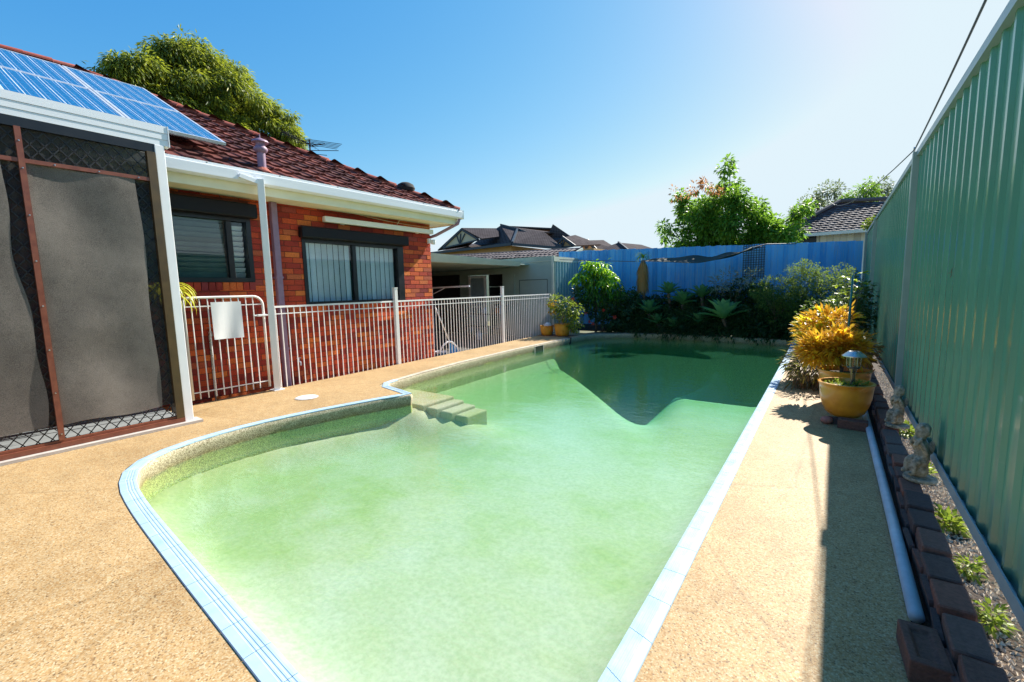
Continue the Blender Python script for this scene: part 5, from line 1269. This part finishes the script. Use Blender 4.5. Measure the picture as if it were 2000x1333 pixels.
croton('broad yellow leaved croton bush growing behind the two big pots', (-.12, 8.0, .02), [(-.28, 7.9, .72, .17), (-.08, 7.9, .83, .20), (.10, 7.9, .83, .18), (-.24, 7.8, .55, .16), (.0, 7.7, .56, .20), (.14, 7.8, .52, .16)], crm, 300, 0)
croton('orange and yellow croton planted in the rear yellow pot', (.10, 6.25, .38), [(-.12, 6.32, .63, .13), (.06, 6.32, .68, .15), (.20, 6.34, .64, .12), (-.16, 6.34, .58, .10), (.0, 6.30, .60, .11)], crr, 300, 0)
shrub('russet_undergrowth', 'russet drooping undergrowth spilling over the deck left of the pots', 'shrub', (-.2, 7.0, .02), [(-.22, 6.9, .22, .2), (-.30, 7.4, .25, .22), (-.1, 7.0, .2, .18)], 1300, .12, .018, leafmat('russet_blades', [(0, (.12, .05, .03)), (1, (.30, .16, .07))], trans=.3), .5, .01)
shrub('red_leaf_sprig', 'sprig of dull red leaves against the steel fence behind the solar light', 'shrub', (.38, 6.9, .02), [(.36, 6.8, .62, .12), (.30, 6.7, .5, .12), (.40, 7.0, .4, .14)], 260, .07, .035, leafmat('dull_red_leaves', [(0, (.20, .06, .035)), (1, (.42, .16, .08))], trans=.35), .1, .006)

# ================================================================== pots
def pot(name, label, x, y, z, R, Hh, mat, foot=.52, group='yellow glazed pots'):
    t0 = thing(name, label, 'pot', (x, y, z), group)
    pr = [(R * foot * .9, 0), (R * foot, .006), (R * (foot + .16), Hh * .12), (R * .84, Hh * .32), (R * .93, Hh * .55), (R * .965, Hh * .8), (R * .985, Hh * .93), (R * 1.02, Hh * .955), (R * 1.03, Hh * .985), (R * 1.0, Hh), (R * .92, Hh * .995), (R * .90, Hh * .95), (R * .88, Hh * .84)]
    b = obj('body', MB().lathe(pr, 48, (x, y, z)), mat, t0); smoothby(b, 60)
    obj('soil', MB().lathe([(R * .885, Hh * .855), (R * .5, Hh * .875), (R * .02, Hh * .88)], 24, (x, y, z)), M['soil'], t0)
    return t0
pot('glazed_pot', 'large yellow glazed bowl pot at the front right holding the solar light', .135, 5.46, .062, .228, .345, M['pot'], .55)
pot('glazed_pot', 'yellow glazed pot half hidden behind the front pot under the croton', .13, 6.27, .03, .25, .375, M['pot'], .6)
pot('glazed_pot', 'small yellow pot by the fence end, left of the pair', -6.98, 11.36, .001, .21, .30, M['pot'], .66)
pot('glazed_pot', 'wider yellow pot of the pair by the fence end, holding a shrub', -6.47, 11.40, .001, .245, .36, M['pot'], .66)
tag(obj('soil_patch', MB().add([(-7.25, 11.15, .004), (-6.2, 11.15, .004), (-6.1, 11.75, .004), (-7.25, 11.75, .004)], [(0, 1, 2, 3)]), simple('rusty_stain', (.22, .10, .06), (.15, .07, .045), 9, .9)), 'rusty brown soil stain on the deck under the pair of yellow pots', 'stain')
tag(obj('white_stone', MB().lathe([(.10, 0), (.12, .04), (.10, .09), (.05, .125), (.01, .13)], 14, (-6.95, 11.36, .26)), M['plastic'], None, True), 'smooth white stone sitting in the small left pot', 'stone')
for p, lab in (((.05, 5.33), 'small brick chip under the front left of the large yellow pot'), ((.15, 5.62), 'small brick chip hidden under the back of the large yellow pot')): tag(obj('brick_chip', MB().box(p[0] - .05, p[0] + .05, p[1] - .03, p[1] + .03, .001, .061), M['oldbrick']), lab, 'brick')
we = clump_leaves('pot_weeds', [(.05, 5.42, .375, .08), (.2, 5.45, .375, .07), (.12, 5.35, .37, .07), (.25, 5.52, .375, .06)], 420, .035, .016, M['weed'], 0, .2, .35)
o = link('pot_weeds', we); tag(o, 'small green weeds growing in the front yellow pot', 'weeds'); o['kind'] = 'stuff'
# shrub in the left pot with sticks and mixed leaves
t_ = shrub('potted_shrub', 'spindly shrub with yellow and green leaves growing from the wider far pot', 'shrub', (-6.47, 11.40, .33), [(-6.6, 11.3, .95, .22), (-6.35, 11.35, .85, .24), (-6.2, 11.3, .55, .2), (-6.55, 11.3, .7, .2), (-6.0, 11.3, .40, .22), (-6.05, 11.35, .75, .2)], 1500, .08, .035, M['weed'], .15, .015)
stx = MB()
for i in range(9): stx.tube([(-6.47, 11.38, .3), (-6.47 + random.uniform(-.45, .5), 11.3, random.uniform(.5, 1.15))], [.012, .005], 5)
obj('bare_sticks', stx, M['bark_pale'], t_)
link('yellow_leaves', clump_leaves('yellow_leaves', [(-6.68, 11.2, .85, .12), (-6.62, 11.2, .98, .10)], 90, .09, .045, M['croton_i'], .1, .2), t_)
# solar light
t_ = thing('solar_light', 'stainless solar garden light standing in the front yellow pot', 'garden light', (.185, 5.47, .35))
cx, cy = .185, 5.47
a_ = obj('pole', MB().lathe([(.020, .33), (.020, .50), (.024, .505), (.030, .53), (.040, .545)], 18, (cx, cy, 0)), M['steel'], t_); smoothby(a_)
obj('base_ring', MB().lathe([(.050, .545), (.054, .55), (.054, .56), (.048, .565)], 20, (cx, cy, 0)), M['spanel'], t_)
a_ = obj('lens', MB().lathe([(.047, .565), (.055, .66)], 20, (cx, cy, 0)), M['lampglass'], t_)
a_ = obj('cap', MB().lathe([(.058, .66), (.100, .664), (.101, .672), (.060, .705), (.045, .716), (.01, .718)], 28, (cx, cy, 0)), M['steel'], t_); smoothby(a_, 30)
obj('solar_cell', MB().box(cx - .025, cx + .025, cy - .025, cy + .025, .717, .721), M['spanel'], t_)
for k in range(6):
    a = k * PI / 3; obj('rib', MB().tube([(cx + .054 * math.cos(a), cy + .054 * math.sin(a), .56), (cx + .058 * math.cos(a), cy + .058 * math.sin(a), .662)], .003, 5), M['steel'], t_)
# statues: weathered cement cherubs
def blob(parts, name, mat, parent, loc, rz, s):
    bm = bmesh.new()
    for (c, r, rot) in parts:
        mt = Matrix.Translation(c) @ Euler(rot).to_matrix().to_4x4() @ Matrix.Diagonal((*r, 1))
        bmesh.ops.create_icosphere(bm, subdivisions=3, radius=1, matrix=mt)
    me = bpy.data.meshes.new('tmp'); bm.to_mesh(me); bm.free(); o = bpy.data.objects.new('tmp', me); COL.objects.link(o)
    rmod = o.modifiers.new('r', 'REMESH'); rmod.mode = 'VOXEL'; rmod.voxel_size = .007; sm_ = o.modifiers.new('s', 'SMOOTH'); sm_.iterations = 3; sm_.factor = .5
    dg = bpy.context.evaluated_depsgraph_get(); me2 = bpy.data.meshes.new_from_object(o.evaluated_get(dg)); bpy.data.objects.remove(o)
    me2.polygons.foreach_set('use_smooth', [True] * len(me2.polygons)); me2.materials.clear(); me2.materials.append(mat); me2.name = name
    for v in me2.vertices:
        q = v.co; q += v.normal * .003 * math.sin(q.x * 160) * math.sin(q.y * 150 + 1) * math.sin(q.z * 140)
    return link(name, me2, parent, loc, Euler((0, 0, rz)), (s * .78, s * .62, s * .98))
CH = [((0, 0, .13), (.062, .056, .085), (0, 0, 0)), ((0, -.005, .20), (.05, .042, .06), (0, 0, 0)), ((0, -.02, .295), (.047, .047, .052), (0, 0, 0)), ((0, -.066, .288), (.010, .012, .010), (0, 0, 0)),
      ((0, -.055, .268), (.022, .016, .012), (0, 0, 0)), ((0, .002, .325), (.052, .050, .035), (0, 0, 0)), ((.042, 0, .305), (.018, .022, .026), (0, 0, 0)), ((-.042, 0, .305), (.018, .022, .026), (0, 0, 0)), ((.02, -.03, .338), (.018, .018, .014), (0, 0, 0)), ((-.02, -.03, .338), (.018, .018, .014), (0, 0, 0)),
      ((0, -.01, .245), (.020, .020, .03), (0, 0, 0)), ((.058, -.03, .20), (.020, .020, .052), (.5, -.3, 0)), ((-.058, -.03, .20), (.020, .020, .052), (.5, .3, 0)), ((.030, -.070, .235), (.017, .045, .016), (.7, 0, -.4)), ((-.030, -.070, .235), (.017, .045, .016), (.7, 0, .4)), ((0, -.078, .25), (.022, .016, .02), (0, 0, 0)),
      ((.036, -.065, .105), (.030, .058, .030), (.35, 0, .1)), ((-.036, -.065, .105), (.030, .058, .030), (.35, 0, -.1)), ((.042, -.098, .065), (.022, .024, .050), (0, 0, 0)), ((-.042, -.098, .065), (.022, .024, .050), (0, 0, 0)), ((.042, -.118, .03), (.018, .032, .016), (0, 0, 0)), ((-.042, -.118, .03), (.018, .032, .016), (0, 0, 0)),
      ((.035, .05, .205), (.028, .012, .055), (.2, .3, .4)), ((-.035, .05, .205), (.028, .012, .055), (.2, -.3, -.4)), ((0, -.02, .05), (.072, .075, .055), (0, 0, 0)), ((0, -.02, .10), (.066, .066, .05), (0, 0, 0))]
for lab, x, y, rz, s in [('lichen covered stone cherub statue on the brick edging, nearer of the two', .50, 3.72, -1.1, 1.0), ('lichen covered stone cherub statue beside the fence post, farther of the two', .50, 5.02, -.9, .98)]:
    t0 = thing('garden_statue', lab, 'statue', (x, y, .13))
    blob(CH, 'figure', M['stone'], t0, (x, y, .148), rz, s)
    b = link('plinth', MB().lathe([(.082, 0), (.086, .01), (.082, .022), (.06, .026)], 18).mesh('plinth', M['stone']), t0, (x, y, .125))
# weeds on the lit strip
for i, (lab, y, nn, L) in enumerate([('yellow green weed tuft beside the nearer statue', 3.45, 160, .05), ('small weed patch low on the gravel strip', 2.95, 130, .035), ('spreading weed in the gravel near the bottom right corner', 2.55, 140, .035), ('bright weed beside the farther statue', 5.45, 120, .06), ('thin weed on the gravel between the statues', 4.3, 120, .04)]):
    x = .60
    o = link('weed', clump_leaves('weed', [(x, y, -.01, .05), (x + .01, y + .05, -.01, .045), (x - .01, y - .05, -.01, .04)], nn, L, L * .45, M['weed'], -.1, .1, .6)); tag(o, lab, 'weed')
# leaf litter on the right deck and a few floating leaves
lt_ = MB()
for i in range(60):
    x, y = random.uniform(-.5, .28), random.uniform(5.8, 12.5) ; s_ = random.uniform(.008, .02); a = random.uniform(0, 6.28)
    lt_.add([(x, y, .003), (x + s_ * math.cos(a), y + s_ * math.sin(a), .006), (x + s_ * 2 * math.cos(a + .3), y + s_ * 2 * math.sin(a + .3), .004)], [(0, 1, 2)])
o = obj('leaf_litter', lt_, M['skirt']); tag(o, 'scattered dry leaf litter along the right deck strip', 'leaf litter'); o['kind'] = 'stuff'
# low shaded ground plants along the far pool edge, hiding the stems behind them
for k_, (x_, lab_) in enumerate([(-4.95, 'low dark ground plant at the far pool edge under the straw skirted palm'), (-4.1, 'low dark ground plant between the leftmost agaves'), (-3.3, 'low dark ground plant below the middle agaves'), (-2.75, 'low dark ground plant left of the big bright agave'),
        (-1.95, 'low dark ground plant right of the big bright agave'), (-1.2, 'low dark ground plant under the spreading juniper'), (-.35, 'low dark ground plant at the far right pool corner')]):
    shrub('ground_plant', lab_, 'plant', (x_, 13.2, .05), [(x_ - .25, 13.02, .10, .20), (x_ + .2, 13.02, .12, .20), (x_ - .05, 13.12, .3, .26), (x_, 13.3, .45, .28), (x_ + .35, 13.2, .36, .26)], 2200, .12, .03, M['dark'], .1, .008, group='ground plants along the far pool edge')
